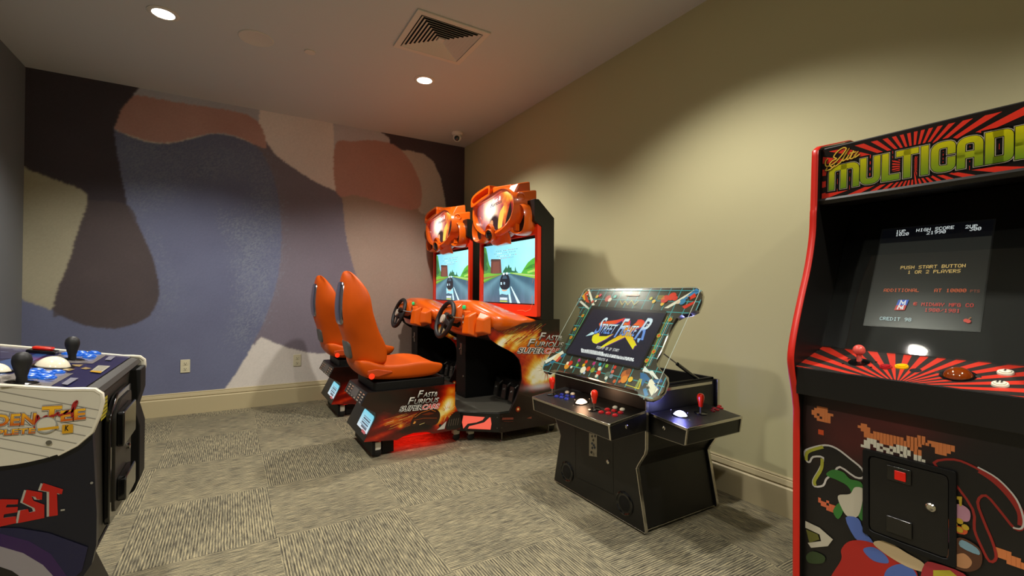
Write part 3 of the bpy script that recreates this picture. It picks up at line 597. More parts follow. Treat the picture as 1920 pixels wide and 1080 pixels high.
    # --- dashboard cowl
    sec = {.0: (1.60, 1.085), .10: (1.585, 1.085), .20: (1.585, 1.07), .27: (1.60, 1.045), .36: (1.63, 1.02), .44: (1.67, .985), .485: (1.72, .95)}
    rings = []
    for k in (-1, 1):
        for t in (sorted(sec, reverse=True) if k < 0 else sorted(sec)[1:]):
            xf, zt = sec[t]; y = YC+k*t; lo = .78+.10*(t/.485)**3; xb = 2.055
            drop = .10*(t/.485)**2
            rings.append([(xf+.045, y, lo), (xf+.005, y, lo+.04), (xf, y, zt-.045), (xf+.02, y, zt-.008), (xf+.07, y, zt), (xf+.22, y, zt-.012-drop*.3), (xb-.10, y, 1.0-drop*.5), (xb, y, .965-drop*.4), (xb, y, .925), (xb-.06, y, .905), (xf+.24, y, .87+.055*(t/.485)**3), (xf+.14, y, lo+.005)])
    MB().loft(rings).build('dashboard', M['orange'], R, ang=50, subsurf=1)
    MB().prism([(1.66, .80), (1.70, .775), (2.0, .775), (2.0, .90), (1.66, .90)], 'Y', Y0+.02, Y1-.02).build('dash_underside', M['blackmatte'], R)
    # recess, instrument hood, knee fin, shifter gate
    fp = Pl((1.583, 0, 0), (0, -1, 0), (.04, 0, 1))
    MB().loft([[(1.57, YC-.16, .93), (1.57, YC-.13, 1.06), (1.575, YC+.13, 1.06), (1.575, YC+.16, .93), (1.575, YC, .88)], [(1.50, YC-.10, .93), (1.505, YC-.09, 1.0), (1.505, YC+.09, 1.0), (1.50, YC+.10, .93), (1.50, YC, .89)]]).build('column_shroud', M['orange'], R, bevel=.012)
    MB().loft([[(1.60, 3.24, .80), (1.60, 3.24, .99), (1.60, 3.15, 1.0), (1.60, 3.13, .80)], [(1.50, 3.225, .83), (1.52, 3.22, .96), (1.535, 3.16, .965), (1.53, 3.15, .83)]]).build('side_fin', M['orange'], R, bevel=.012)
    MB().loft([[(1.62, 3.13, .81), (1.61, 3.13, 1.0), (1.66, 3.03, .97), (1.66, 3.03, .83)], [(1.555, 3.105, .84), (1.565, 3.10, .95), (1.60, 3.05, .94), (1.60, 3.05, .85)]]).build('side_fin', M['orange'], R, bevel=.012)
    gp = MB().prism(rnd([(3.25, .87), (3.31, .87), (3.31, 1.0), (3.25, 1.0)], .02), 'X', 1.545, 1.60).build('shifter_gate', M['orange'], R, bevel=.004)
    q = Art(FNY(1.545)); e = -3.28
    q.line([(e-.012, .89), (e-.012, .98)], .007, '080808'); q.line([(e+.012, .89), (e+.012, .98)], .007, '080808', up=False); q.line([(e-.012, .935), (e+.012, .935)], .007, '080808'); q.circ(e, .957, .008, 'd8d8d8'); q.circ(e, .912, .008, 'd8d8d8'); q.build('gate_pattern', M['print'], gp)
    sh = MB(); sh.tube([(1.55, 3.28, .94), (1.44, 3.275, .955)], .006); s_ = sh.build('gear_shifter', M['chrome'], R)
    MB().lathe([(0, -.022), (.016, -.02), (.022, 0), (.02, .018), (.010, .026), (0, .027)], (1.43, 3.275, .956), (-1, 0, .1), 20).build('knob', M['blackgloss'], s_)
    for y, z, mm in ((3.335, 1.025, 'greenbtn'), (3.345, .86, 'greenbtn'), (3.60, .885, 'yellowbtn'), (3.60, .97, 'trackwhite'), (3.61, 1.0, 'greenbtn')):
        MB().lathe([(0, 0), (.016, 0), (.016, .014), (.012, .019), (0, .02)], (1.585 if z > .9 else 1.60, y, z), (-1, 0, .05), 16).build('dash_button', M[mm], R)
    for y in (3.345,): MB().lathe([(0, 0), (.014, 0), (.014, .014), (0, .018)], (1.605, y, .835), (-1, 0, .05), 16).build('dash_button', M['greenbtn'], R)
    # --- steering wheel
    c = np.array((1.475, YC, .925)); ax = np.array((-1, 0, .34)); ax /= np.linalg.norm(ax); yv = np.array((0, 1., 0)); zv = np.cross(yv, ax); zv = zv if zv[2] > 0 else -zv
    rim = MB().tube([c+.142*(math.cos(t)*yv+math.sin(t)*zv) for t in np.linspace(0, 2*math.pi, 41)[:-1]], .0178, 12, closed=True).build('steering_wheel', M['rubber'], R)
    b = MB(); b.lathe([(0, -.035), (.045, -.035), (.060, -.01), (.058, .006), (.04, .016), (0, .018)], c, ax, 28); b.build('hub', M['rubber'], rim)
    MB().lathe([(0, .014), (.036, .014), (.034, .028), (0, .031)], c, ax, 24).build('centre_cap', mat('silver_cap', 'b4ac9c', .35), rim)
    for t in (math.radians(200), math.radians(340), math.radians(270)):
        d = math.cos(t)*yv+math.sin(t)*zv; n_ = np.cross(ax, d); MB().loft([[c+d*.04+n_*.022-ax*.005, c+d*.04-n_*.022-ax*.005, c+d*.04-n_*.022+ax*.005, c+d*.04+n_*.022+ax*.005], [c+d*.14+n_*.012-ax*.004, c+d*.14-n_*.012-ax*.004, c+d*.14-n_*.012+ax*.004, c+d*.14+n_*.012+ax*.004]]).build('spoke', M['rubber'], rim, bevel=.002)
    MB().tube([c-ax*.03, c-ax*.13], .03, 16).build('steering_column', M['blackmatte'], R)
    # --- top sign in the shape of an engine cover
    T = thing  # noqa
    fo = lambda p, t: (t, p[0], p[1])
    outer = [(3.18, 1.975), (3.30, 2.01), (3.475, 2.005), (3.60, 1.985), (3.79, 1.96), (3.85, 1.90), (3.85, 1.80), (3.79, 1.71), (3.70, 1.66), (3.60, 1.625), (3.475, 1.61), (3.35, 1.625), (3.25, 1.66), (3.16, 1.71), (3.10, 1.80), (3.10, 1.90)]
    inner = [(3.20, 1.945), (3.33, 1.985), (3.475, 1.965), (3.60, 1.95), (3.79, 1.93), (3.825, 1.88), (3.815, 1.81), (3.76, 1.735), (3.67, 1.685), (3.58, 1.665), (3.475, 1.66), (3.37, 1.668), (3.28, 1.69), (3.19, 1.74), (3.145, 1.81), (3.15, 1.89)]
    sgn = MB(); n = len(outer); O_ = [np.array(p) for p in spline(outer, 3)]; I_ = [np.array(p) for p in spline(inner, 3)]; mid = [(a_*.5+b_*.5) for a_, b_ in zip(O_, I_)]
    sgn.loft([[(2.02, *(p+(p-(3.475, 1.82))*.05)) for p in O_], [(1.935, *p) for p in O_], [(1.895, *m_) for m_ in mid], [(1.905, *p) for p in I_], [(1.945, *p) for p in I_]], caps=False)
    sgn.box(1.95, 2.06, 3.17, mir(3.17), 1.64, 2.0)
    mq = sgn.build('top_sign', M['orange'], R, ang=40)
    q = Art(FNY(1.938), 0.0, .0002)
    def poster(u, v):
        du, dv = u+3.58, v-1.86; r = math.hypot(du, dv*1.2); t = .25+.35*fbm(u*22, v*22)+.9*math.exp(-(r/.12)**2)+.35*math.exp(-((u+3.33)/.07)**2-((v-1.80)/.10)**2)+.45*max(0, (u+3.46)/.2)*max(0, (v-1.86)/.08)
        c = np.array(ramp(t*.95)); wv = math.exp(-(r/.13)**2)*.85; c = c*(1-wv)+np.array(lin('fffaff'))*wv
        body = max(0, 1-((u+3.50)/.10)**2-((v-1.735)/.085)**2); 
        if body > 0: c = c*(1-min(1, body*2))+np.array(lin('2a120a'))*min(1, body*2)*(.6+.8*fbm(u*40, v*40))
        return tuple(c*.95+np.array(lin('4a3450'))*.15)
    q.paint([(-p[0], p[1]) for p in I_][::-1], 44, 34, poster)
    q.poly([(-3.59, 1.70), (-3.575, 1.755), (-3.54, 1.77), (-3.525, 1.74), (-3.54, 1.70)], 'e89a68', sm=4); q.poly([(-3.44, 1.69), (-3.42, 1.80), (-3.37, 1.85), (-3.33, 1.86), (-3.36, 1.74), (-3.38, 1.69)], 'e8c050', sm=4); q.poly([(-3.32, 1.70), (-3.24, 1.87), (-3.225, 1.87), (-3.22, 1.78), (-3.28, 1.71)], '181008', sm=3)
    q.text('Fast &', (-3.54, 1.912), (-3.39, 1.925), .036, 'fdfdff', bold=.02, shear=.3); q.text('Furious', (-3.57, 1.882), (-3.37, 1.898), .028, '26303a', bold=.01, shear=.3)
    q.build('backlit_poster', attr_mat('backlit_sign', .3, emit=1.35), mq, label='glowing film-style poster face')
    ps_ = [(3.50, 1.995), (3.50, 2.06), (3.62, 2.055), (3.77, 2.035), (3.85, 2.00), (3.86, 1.94), (3.83, 1.92), (3.65, 1.955), (3.52, 1.975)]
    pin = [(3.525, 1.995), (3.525, 2.04), (3.62, 2.034), (3.76, 2.012), (3.825, 1.985), (3.83, 1.955), (3.79, 1.95), (3.65, 1.977), (3.54, 1.99)]
    MB().ring(fo, spline(ps_, 2), spline(pin, 2), 1.885, 1.99).build('air_scoop', M['orange'], mq, bevel=.003)
    MB().prism(spline(pin, 2), 'X', 1.955, 1.975).build('scoop_lining', M['redlit'], mq) if False else MB().prism(spline(pin, 2), 'X', 1.955, 1.975).build('scoop_lining', M['redtrim'], mq)  # red light inside the scoop is put into the lining's colour
    MB().loft([[(1.93, 3.20, 1.97), (1.91, 3.49, 1.99), (1.91, 3.49, 2.045), (1.93, 3.22, 2.02)], [(2.05, 3.18, 1.95), (2.07, 3.50, 1.98), (2.07, 3.50, 2.055), (2.05, 3.2, 2.04)]]).build('top_ridge', M['orange'], mq, bevel=.01)
    MB().loft([[(1.90, 3.14, 1.91), (1.90, 3.22, 1.95), (1.92, 3.22, 2.01), (1.96, 3.14, 2.02)], [(2.05, 3.10, 1.90), (2.05, 3.2, 1.92), (2.04, 3.2, 2.035), (2.04, 3.10, 2.035)]]).build('corner_block', M['orange'], mq, bevel=.012)
    MB().loft([[(1.93, 3.10, 1.86), (1.93, 3.17, 1.86), (1.93, 3.17, 1.94), (1.93, 3.10, 1.94)], [(2.08, 3.06, 1.84), (2.08, 3.17, 1.84), (2.08, 3.17, 1.965), (2.08, 3.06, 1.965)]]).build('corner_block', M['orange'], mq, bevel=.014)
    b = MB().lathe([(.020, -.02), (.034, -.02), (.036, .004), (.026, .006), (.022, -.006), (.018, -.02)], (1.95, 3.095, 1.90), (-.5, -1, 0), 20).build('round_vent', M['orange'], mq)
    for sg in (1, -1):
        f_ = (lambda y: y) if sg > 0 else mir
        po = [(f_(3.20), 1.83), (f_(3.12), 1.85), (f_(3.05), 1.83), (f_(3.015), 1.77), (f_(3.012), 1.69), (f_(3.04), 1.625), (f_(3.10), 1.60), (f_(3.17), 1.605), (f_(3.24), 1.64), (f_(3.23), 1.74)]
        pi = [(f_(3.185), 1.81), (f_(3.12), 1.832), (f_(3.062), 1.81), (f_(3.034), 1.755), (f_(3.033), 1.69), (f_(3.057), 1.64), (f_(3.10), 1.622), (f_(3.16), 1.626), (f_(3.215), 1.655), (f_(3.21), 1.74)]
        b = MB(); Po, Pi = [np.array(p) for p in spline(po, 3)], [np.array(p) for p in spline(pi, 3)]; cm = np.mean(Po, 0)
        b.loft([[(2.07, *(p*.9+cm*.1)) for p in Pi], [(2.07, *(p*.93+cm*.07)) for p in Po], [(2.05, *p) for p in Po], [(1.955, *p) for p in Po], [(1.935, *(a_*.5+b_*.5)) for a_, b_ in zip(Po, Pi)], [(1.945, *p) for p in Pi], [(2.02, *(p*.93+cm*.07)) for p in Pi]], caps=False)
        sp = b.build('side_pod', M['orange'], mq, ang=50); MB().prism([tuple(p) for p in Pi], 'X', 1.985, 1.99).build('pod_shade_fill', M['blackmatte'], sp)  # black sheet stands in for the shade inside the pod's opening
    # nose with round speaker
    MB().loft([[(1.915, YC-.21, 1.70), (1.90, YC, 1.665), (1.915, YC+.21, 1.70), (1.97, YC+.20, 1.60), (1.97, YC-.20, 1.60)], [(1.97, YC-.12, 1.56), (1.955, YC, 1.54), (1.97, YC+.12, 1.56), (2.03, YC+.12, 1.55), (2.03, YC-.12, 1.55)]]).build('nose', M['orange'], mq, bevel=.012)
    MB().lathe([(.0, .0), (.062, 0), (.066, .02), (.055, .03), (.045, .012), (0, .006)], (1.905, YC+.02, 1.665), (-1, 0, -.1), 28).build('round_badge', M['orange'], mq)
    sk = MB().lathe([(0, -.02), (.050, -.02), (.054, .03), (.046, .038), (.042, .02), (0, .012)], (1.905, YC+.01, 1.635), (-1, -.15, -.2), 26).build('spotlight_housing', M['orange'], mq)
    MB().lathe([(0, .018), (.043, .018), (.040, .034), (.025, .046), (0, .050)], (1.905, YC+.01, 1.635), (-1, -.15, -.2), 24).build('spotlight_lens', M['camblack'], sk)
    # --- seat base
    sb = [tuple(at(*q, Y=3.2)[[0, 2]]) for q in [(689, 737), (677, 761), (704, 774), (704.5, 783), (682, 829), (744, 825), (757, 818), (775, 812), (800, 810), (812, 813), (840, 808), (862, 806.6), (866, 790), (853, 765), (853, 719)]]
    sb[0] = (.800, .458); sb[-1] = (1.445, .458); sb[-2] = (1.445, .30); sb[-3] = (1.49, .20); sb[-4] = (1.49, .11)
    ya, yb = 3.2, mir(3.2)
    MB().prism(sb, 'Y', ya, yb).build('seat_base', M['black'], R, bevel=.004)
    pl = FNX(ya); a = Art(pl)
    def flame(x, z):
        t = .16+.34*fbm(x*10, z*14)
        def g(cx, cz, sx, sz, w_, rot=0.0):
            dx, dz = x-cx, z-cz; c_, s_ = math.cos(rot), math.sin(rot); return w_*math.exp(-((dx*c_+dz*s_)/sx)**2-((-dx*s_+dz*c_)/sz)**2)
        st = .5*max(0, fbm(x*5+z*2, (z-.25*x)*70)-.35)
        t += g(.93, .235, .12, .025, .42, .22)*(.5+2.0*st)+g(1.13, .25, .14, .035, .22, .1)+g(1.165, .24, .04, .02, .38)+g(1.03, .20, .02, .02, .35)+g(1.37, .27, .10, .07, .55, .5)+g(1.30, .20, .04, .06, .45)+g(1.40, .33, .06, .06, .3)+g(1.42, .42, .07, .05, .25)+g(.90, .16, .12, .02, .22, .2)
        t -= g(.95, .40, .25, .08, .3)+g(1.22, .19, .05, .03, .4)+g(1.16, .17, .12, .02, .35)
        return ramp(t)
    a.paint(sb, 92, 52, flame)
    for k in range(46):
        x0, z0 = .88+.30*rng.random(), .19+.08*rng.random(); L_ = .04+.12*rng.random(); c_ = random.choice(('c86a18', 'e8b040', 'a82c0c', 'd88a28', 'f0d888', '8a1c0a'))
        a.line([(x0, z0), (x0+L_, z0+L_*(.16+.10*rng.random()))], .0012+.0018*rng.random(), c_, up=(k % 6 == 0))
    for k in range(26):
        th = 2*math.pi*rng.random(); r0, r1 = .03, .06+.06*rng.random(); cx_, cz_ = 1.385, .255
        q_ = clip_rect([(cx_+r0*math.cos(th-.05), cz_+r0*math.sin(th-.05)), (cx_+r1*math.cos(th), cz_+r1*math.sin(th)), (cx_+r0*math.cos(th+.05), cz_+r0*math.sin(th+.05))], 1.0, 1.44, .15, .45)
        if q_: a.poly(q_, random.choice(('f6e070', 'f0c040', 'e88a20', 'fff4c0')), up=(k % 6 == 0))
    a.poly([(1.10, .205), (1.12, .25), (1.17, .285), (1.25, .30), (1.31, .275), (1.325, .235), (1.31, .19), (1.28, .175), (1.22, .185), (1.20, .205), (1.15, .19), (1.12, .185)], '2c100a', sm=3); a.poly([(1.18, .262), (1.24, .272), (1.28, .26), (1.235, .252)], '6a2408'); a.poly([(1.118, .205), (1.128, .222), (1.142, .218), (1.132, .204)], 'e89a40'); a.line([(1.13, .25), (1.18, .278), (1.25, .290), (1.29, .272)], .004, 'c86a20'); a.line([(1.125, .23), (1.20, .235), (1.30, .222)], .003, 'a04410')
    a.poly([(1.30, .135), (1.375, .19), (1.36, .135)], 'c8c4b8'); u_, v_ = 1.325, .165; a.circ(u_, v_, .010, '0a0a08')
    a.poly([(1.375, .13), (1.385, .19), (1.42, .235), (1.46, .25), (1.487, .22), (1.487, .13)], '140e0c', sm=3); 
    for k in range(5): a.line([(1.39+k*.018, .15), (1.40+k*.018, .20)], .003, '6a5c50')
    logo(a, 747, 771, 824, 764.5, 10.5)
    a.build('base_artwork', M['gloss'], R)
    # rear of the seat base: vent grille above, lit poster below
    A_, B_ = np.array([.800, yb, .458]), np.array([.757, yb, .376]); pv = Pl(A_, (0, -1, 0), A_-B_)
    q = Art(pv, .001); ln = np.linalg.norm(A_-B_); W2 = yb-ya
    q.rect(.045, -.085, W2-.015, -.004, '14110f')
    for i in range(6):
        for j in range(4):
            q.rect(.06+i*.082, -.085+j*.019, .06+i*.082+.045, -.085+j*.019+.008, random.choice(('b8a890', 'c89878', '8a8078')), up=not (i or j))
    q.rect(.20, -.075, .36, -.015, '5a5450'); q.build('vent_grille', M['print'], R)
    A_, B_ = np.array(at(704.5, 783, Y=ya)), np.array(at(682, 829, Y=ya)); B_[1] = A_[1]; B3 = B_+np.array([0, W2, 0]); V_ = A_-B_; pv = Pl(B3, (0, -1, 0), V_); ln = np.linalg.norm(V_)
    q = Art(pv, .003, .0003); u1 = W2-.012; q.poly(rnd([(.26, .05), (u1, .05), (u1, ln+.0), (.26, ln+.0)], [.005, .005, .035, .02]), lambda u, v: '7cd8ee' if v > ln*.6 else 'dfe8f0')
    for k in range(5): q.line([(.32+.01*(k % 2), ln*(.78-.08*k)), (.50, ln*(.78-.08*k))], .010 if k in (1, 3) else .005, ('5a7c96', '48586c')[k % 2])
    q.line([(.36, ln*.40), (.50, ln*.40)], .014, '58606c'); q.line([(.42, ln*.28), (.51, ln*.28)], .018, 'c05a5e'); q.build('lit_rear_panel', attr_mat('backlit_rear', .3, emit=.9), R, label='bluish white lit panel')
    MB().prism([(.80, .33), (.86, .30), (.86, .345), (.80, .40)], 'Y', yb-.002, yb+.018).build('rear_cheek', M['blackmatte'], R)
    # --- seat
    MB().prism(rnd([(.85, ya+.03), (1.38, ya+.03), (1.38, yb-.03), (.85, yb-.03)], .03), 'Z', .455, .515).build('seat_riser', M['blackmatte'], R, bevel=.006)
    base_prof = [(.745, .62, .21), (.775, .56, .235), (.815, .53, .25), (.90, .515, .265), (1.05, .508, .272), (1.20, .508, .272), (1.30, .515, .268), (1.345, .54, .262), (1.362, .58, .255)]
    topc = {.745: .64, .775: .645, .815: .645, .90: .60, 1.05: .595, 1.20: .615, 1.30: .618, 1.345: .608, 1.362: .595}
    rings = []
    for x, zb, hw in base_prof:
        zc_ = topc[x]; edge = zc_+(.035 if x < 1.25 else .012)
        if x < .82: edge = zc_+.03
        rings.append([(x, YC-hw*.85, zb), (x, YC-hw, zb+.035), (x, YC-hw, edge-.012), (x, YC-hw+.02, edge), (x, YC-hw+.055, edge-.012), (x, YC-hw*.55, zc_), (x, YC, zc_-.006), (x, YC+hw*.55, zc_), (x, YC+hw-.055, edge-.012), (x, YC+hw-.02, edge), (x, YC+hw, edge-.012), (x, YC+hw, zb+.035), (x, YC+hw*.85, zb)])
    MB().loft(rings).build('seat_cushion', M['seatorange'], R, subsurf=2, ang=60)
    # back: (z, half width, rear x, bolster front x, cushion x)
    bk = [(.60, .235, .745, .93, .86), (.68, .245, .722, .955, .85), (.76, .25, .71, .945, .825), (.82, .255, .695, .915, .81), (.88, .255, .672, .885, .79), (.94, .262, .662, .865, .775), (1.0, .268, .655, .845, .762), (1.06, .268, .655, .835, .752), (1.12, .255, .660, .828, .745), (1.18, .225, .668, .800, .742), (1.235, .175, .676, .765, .738), (1.27, .12, .684, .742, .728), (1.293, .05, .695, .72, .718)]
    rings = []
    for z, hw, xr, xf, xc in bk:
        rings.append([(xr, YC-hw*.36, z), (xr+.05, YC-hw*.78, z), (xf-.03, YC-hw, z), (xf, YC-hw*.94, z), (xf-.012, YC-hw*.82, z), (xc+.01, YC-hw*.58, z), (xc, YC-hw*.3, z), (xc, YC, z), (xc, YC+hw*.3, z), (xc+.01, YC+hw*.58, z), (xf-.012, YC+hw*.82, z), (xf, YC+hw*.94, z), (xf-.03, YC+hw, z), (xr+.05, YC+hw*.78, z), (xr, YC+hw*.36, z), (xr-.004, YC, z)])
    sbk = MB().loft(rings).build('backrest', M['seatorange'], R, subsurf=2, ang=60)
    def shell(zs, m, nm, off, w_=.80):
        rr = []
        for z in zs:
            i = max(k for k in range(len(bk)-1) if bk[k][0] <= z); t = (z-bk[i][0])/(bk[i+1][0]-bk[i][0]); hw, xr = [bk[i][j]*(1-t)+bk[i+1][j]*t for j in (1, 2)]
            rr.append([(xr-off, YC-hw*w_*.34, z), (xr-off*.5, YC-hw*w_*.44, z), (xr+.012, YC-hw*w_*.52, z), (xr+.03, YC-hw*w_*.4, z), (xr+.03, YC+hw*w_*.4, z), (xr+.012, YC+hw*w_*.52, z), (xr-off*.5, YC+hw*w_*.44, z), (xr-off, YC+hw*w_*.34, z)])
        return MB().loft(rr).build(nm, m, sbk, ang=50, subsurf=1)
    shell([.90, .95, 1.0, 1.06, 1.12, 1.18, 1.22], M['silver'], 'rear_shell', .012)
    shell([.66, .70, .76, .80], M['seatgrey'], 'lower_shell', .006, .9)
    o = at(697, 706, Y=YC-.272); MB().lathe([(0, 0), (.02, 0), (.018, .006), (0, .008)], o, (0, -1, 0), 20).build('side_lamp', M['red'], R, label='glowing red side lamp')
    MB().prism([(.80, .575), (.80, .605), (.86, .612), (.97, .590), (.97, .582), (.87, .560)], 'Y', YC-.2735, YC-.262).build('lamp_recess', mat('orange_recess', 'b84410', .45), R, bevel=.004)
    # red light under the seat base
    l = bpy.data.lights.new('underglow_lamp', 'AREA'); l.shape = 'RECTANGLE'; l.size = .42; l.size_y = .30; l.energy = 1.1; l.color = (1, .02, .01); lo = bpy.data.objects.new('underglow_lamp', l); COL.objects.link(lo); lo.parent = R; lo.location = (1.14-1.6, -.03, .105)
    MB().box(.90, 1.40, ya+.03, yb-.03, .108, .112).build('underglow_panel', M['redlit'], R)
    MB().box(.92, 1.0, ya+.06, yb-.06, .012, .11).build('axle_block', M['blackmatte'], R)
    MB().box(.84, .86, ya+.02, yb-.02, .02, .11).build('rear_skirt', M['blackmatte'], R)
    return R
def copy_tree(o, parent=None):
    c = o.copy(); COL.objects.link(c)
    if parent: c.parent = parent
    for ch in list(o.children):
        copy_tree(ch, c)
    return c
RM = racing_machine()
far = copy_tree(RM); far.location.y += 1.195
far['label'] = 'orange and black sit-down racing arcade machine in the back corner, behind the nearer one'

# ================================================================== TABLETOP (COCKTAIL) MACHINE
def cocktail():
    XF, XB, Y0, Y1 = 1.683, 2.24, 1.555, 2.27
    R = thing('cocktail_arcade_machine', 'black low arcade table with chrome edges and its glass screen lid propped open', 'arcade machine', ((XF+XB)/2, (Y0+Y1)/2, 0))
    prof = [(0, .015), (0, .025), (.052, .275), (.058, .30), (.045, .325), (.006, .385), (0, .41), (0, .69)]   # inset, height
    Yp = [(Y0+a, z) for a, z in prof]; Yq = [(Y1-a, z) for a, z in prof][::-1]; poly = Yp+Yq
    for x0, x1 in ((XF, XF+.018), (XB-.018, XB)):
        MB().prism(poly, 'X', x0, x1).build('end_panel', M['black'], R, bevel=.001)
    for P_, s in ((Yp, 1), (Yq, -1)):
        b = MB()
        for i in range(len(P_)-1):
            (ya, za), (yb, zb) = P_[i], P_[i+1]; b.prism([(ya+s*.012, za), (yb+s*.012, zb), (yb+s*.026, zb), (ya+s*.026, za)], 'X', XF+.018, XB-.018)
        b.build('side_panel', M['black'], R)
    MB().box(XF+.018, XB-.018, Y0+.03, Y1-.03, .015, .03).build('floor_board', M['black'], R)
    # chrome edging along the end panels
    for x in (XF+.009, XB-.009):
        for P_ in (Yp, Yq):
            b = MB(); pts = [(x, y+(-.001 if P_ is Yp else .001), z) for y, z in P_]; pts = spline(pts, 3, closed=False) if False else pts
            rr = [[(x-.0095, y-.0025, z), (x+.0095, y-.0025, z), (x+.0095, y+.0025, z), (x-.0095, y+.0025, z)] for _, y, z in pts]; b.loft(rr); b.build('edge_trim', M['chrome'], R, bevel=.0015)
        b = MB(); b.box(x-.0095, x+.0095, Y0, Y1, .0115, .0155); b.build('edge_trim', M['chrome'], R, bevel=.001)
    b = MB(); b.box(XF+.02, XB-.02, Y0+.006, Y0+.010, .018, .022); b.build('bottom_trim', M['chrome'], R)
    for x in (XF+.03, XB-.05):
        for y in (Y0+.05, Y1-.05): MB().lathe([(0, 0), (.02, 0), (.02, .012), (.008, .016), (0, .016)], (x, y, 0), n=12).build('foot', M['rubber'], R)
    # upper bin: open top with monitor tray
    for a in ((XF+.018, XB-.018, Y0+.02, Y0+.036, .60, .70), (XF+.018, XB-.018, Y1-.036, Y1-.02, .60, .70), (XB-.036, XB-.018, Y0+.02, Y1-.02, .60, .70)): MB().box(*a).build('bin_wall', M['blackmatte'], R, bevel=.001)
    MB().box(XF+.018, XB-.036, Y0+.036, Y1-.036, .48, .49).build('bin_bottom', M['hole'], R)
    MB().box(XF+.02, XB-.05, Y0+.006, Y0+.012, .668, .682).build('bin_strip', M['chrome'], R)
    # front face details: door seams, label tape, lock, speakers
    pf = FNY(XF); a = Art(pf)
    S = lambda x, y: pf.px(x, y)
    seam = '060504'; a.line([(980+355/3.6, 720+292/3.6), (980+357/3.6, 720+628/3.6)], .003, seam, px=True); a.line([(980+608/3.6, 720+395/3.6), (980+612/3.6, 720+748/3.6)], .003, seam, px=True); a.line([(980+357/3.6, 720+628/3.6), (980+612/3.6, 720+748/3.6)], .003, seam, px=True)
    q0, q1, q2, q3 = [(980+x/3.6, 720+y/3.6) for x, y in ((450, 330), (503, 345), (503, 492), (450, 484))]
    a.poly([q0, q1, q2, q3], 'b0aa98', px=True)
    for x, y, c in ((470, 352, '2a2a2a'), (490, 350, '202020'), (478, 378, '303028'), (470, 400, '1c3c58'), (482, 412, '243a50'), (472, 430, '1c3044'), (488, 428, '203850'), (466, 460, '181818'), (480, 474, '8a8474')):
        u, v = S(980+x/3.6, 720+y/3.6); a.poly([(u-.008, v-.004), (u+.004, v-.009), (u+.009, v+.003), (u, v+.009)], c)
    a.build('front_markings', M['print'], R, label='scribbled strip of white tape and door seams')
    u, v = S(980+577/3.6, 720+524/3.6); MB().lathe([(0, 0), (.011, 0), (.011, .004), (.007, .006), (0, .005)], pf.p(u, v), pf.N, 20).build('door_lock', M['chrome'], R)
    for cx, cy in ((300, 592), (688, 806)):
        u, v = S(980+cx/3.6, 720+cy/3.6); s = MB().lathe([(.046, 0), (.058, 0), (.058, .004), (.052, .007), (.046, .002)], pf.p(u, v), pf.N, 32).build('speaker', M['blackgloss'], R)
        MB().lathe([(0, .001), (.046, .001), (.03, .003), (0, .006)], pf.p(u, v), pf.N, 32).build('speaker_grille', M['blackmatte'], s)
        screws(s, pf, [(u+.052*math.cos(t), v+.052*math.sin(t)) for t in (.8, 2.4, 3.9, 5.5)], .003)
    # --- control panels
    def panel(O, U, D, W, Dp, rise, lip, nm):
        """O: front-left top corner seen by the player, U right, D into the machine"""
        O = np.array(O, float); U = np.array(U, float); D = np.array(D, float); up = np.array([0, 0, 1.])
        fl_, fr_ = O, O+U*W; bl, br = O+D*Dp+up*rise, O+D*Dp+U*W+up*rise; dn = -up*lip; dnb = -up*(lip+.02)
        body = MB().add([fl_+D*.004, fr_+D*.004, br, bl, fl_+dn+D*.012, fr_+dn+D*.012, br+dnb, bl+dnb], [(0, 1, 2, 3), (4, 7, 6, 5), (0, 4, 5, 1), (1, 5, 6, 2), (2, 6, 7, 3), (3, 7, 4, 0)]).build(nm, M['black'], R)
        b = MB()
        def bar(p, q, w1, n1, w2, n2): b.loft([[p-n1*w1-n2*w2, p+n1*w1-n2*w2, p+n1*w1+n2*w2, p-n1*w1+n2*w2], [q-n1*w1-n2*w2, q+n1*w1-n2*w2, q+n1*w1+n2*w2, q-n1*w1+n2*w2]])
        h = .006
        bar(fl_-up*h, fr_-up*h, .003, D, h, up); bar(fl_-up*h, bl-up*h, .003, U, h, up); bar(fr_-up*h, br-up*h, .003, U, h, up)
        for c_, s in ((fl_, 1), (fr_, -1)): bar(c_-up*h+U*s*.004, c_+dn+D*.010+U*s*.004, .005, U, .003, D)
        b.build('edge_trim', M['chrome'], body, bevel=.0015)
        MB().loft([[fl_+dn+D*.012, fl_+dn+D*.012-up*.003, fr_+dn+D*.012-up*.003, fr_+dn+D*.012], [bl+dnb, bl+dnb-up*.003, br+dnb-up*.003, br+dnb]]).build('under_trim', M['steel'], body)
        pl = Pl(fl_, U, (D*Dp+up*rise)); return body, pl
    B1, P1 = panel((1.452, 2.17, .563), (0, -1, 0), (1, 0, 0), .62, .232, .032, .075, 'control_panel')
    g1 = lambda x, y: P1.px(1000+x/6, 620+y/6)
    joystick(B1, P1, *g1(210, 715), 'bat', M['redball']); joystick(B1, P1, *g1(686, 888), 'bat', M['redball'])
    for x, y in ((262, 744), (322, 722), (384, 735), (443, 746), (318, 756), (375, 772)): button('button', M['bluebtn'], B1, P1, *g1(x, y), r=.0135)
    for x, y in ((380, 696), (443, 714), (920, 868), (1001, 890)): button('button', M['whitebtn'], B1, P1, *g1(x, y), r=.0125)
    for x, y in ((762, 922), (833, 892), (908, 905), (982, 926), (843, 935), (918, 957)): button('button', M['redbtn'], B1, P1, *g1(x, y), r=.0135)
    u, v = g1(541, 812); trackball(B1, P1, u, v, .032, M['glowwarm'], M['blackgloss']); screws(B1, P1, [g1(467, 776), g1(632, 766), g1(450, 840), g1(618, 828)], .0045, M['chrome'])
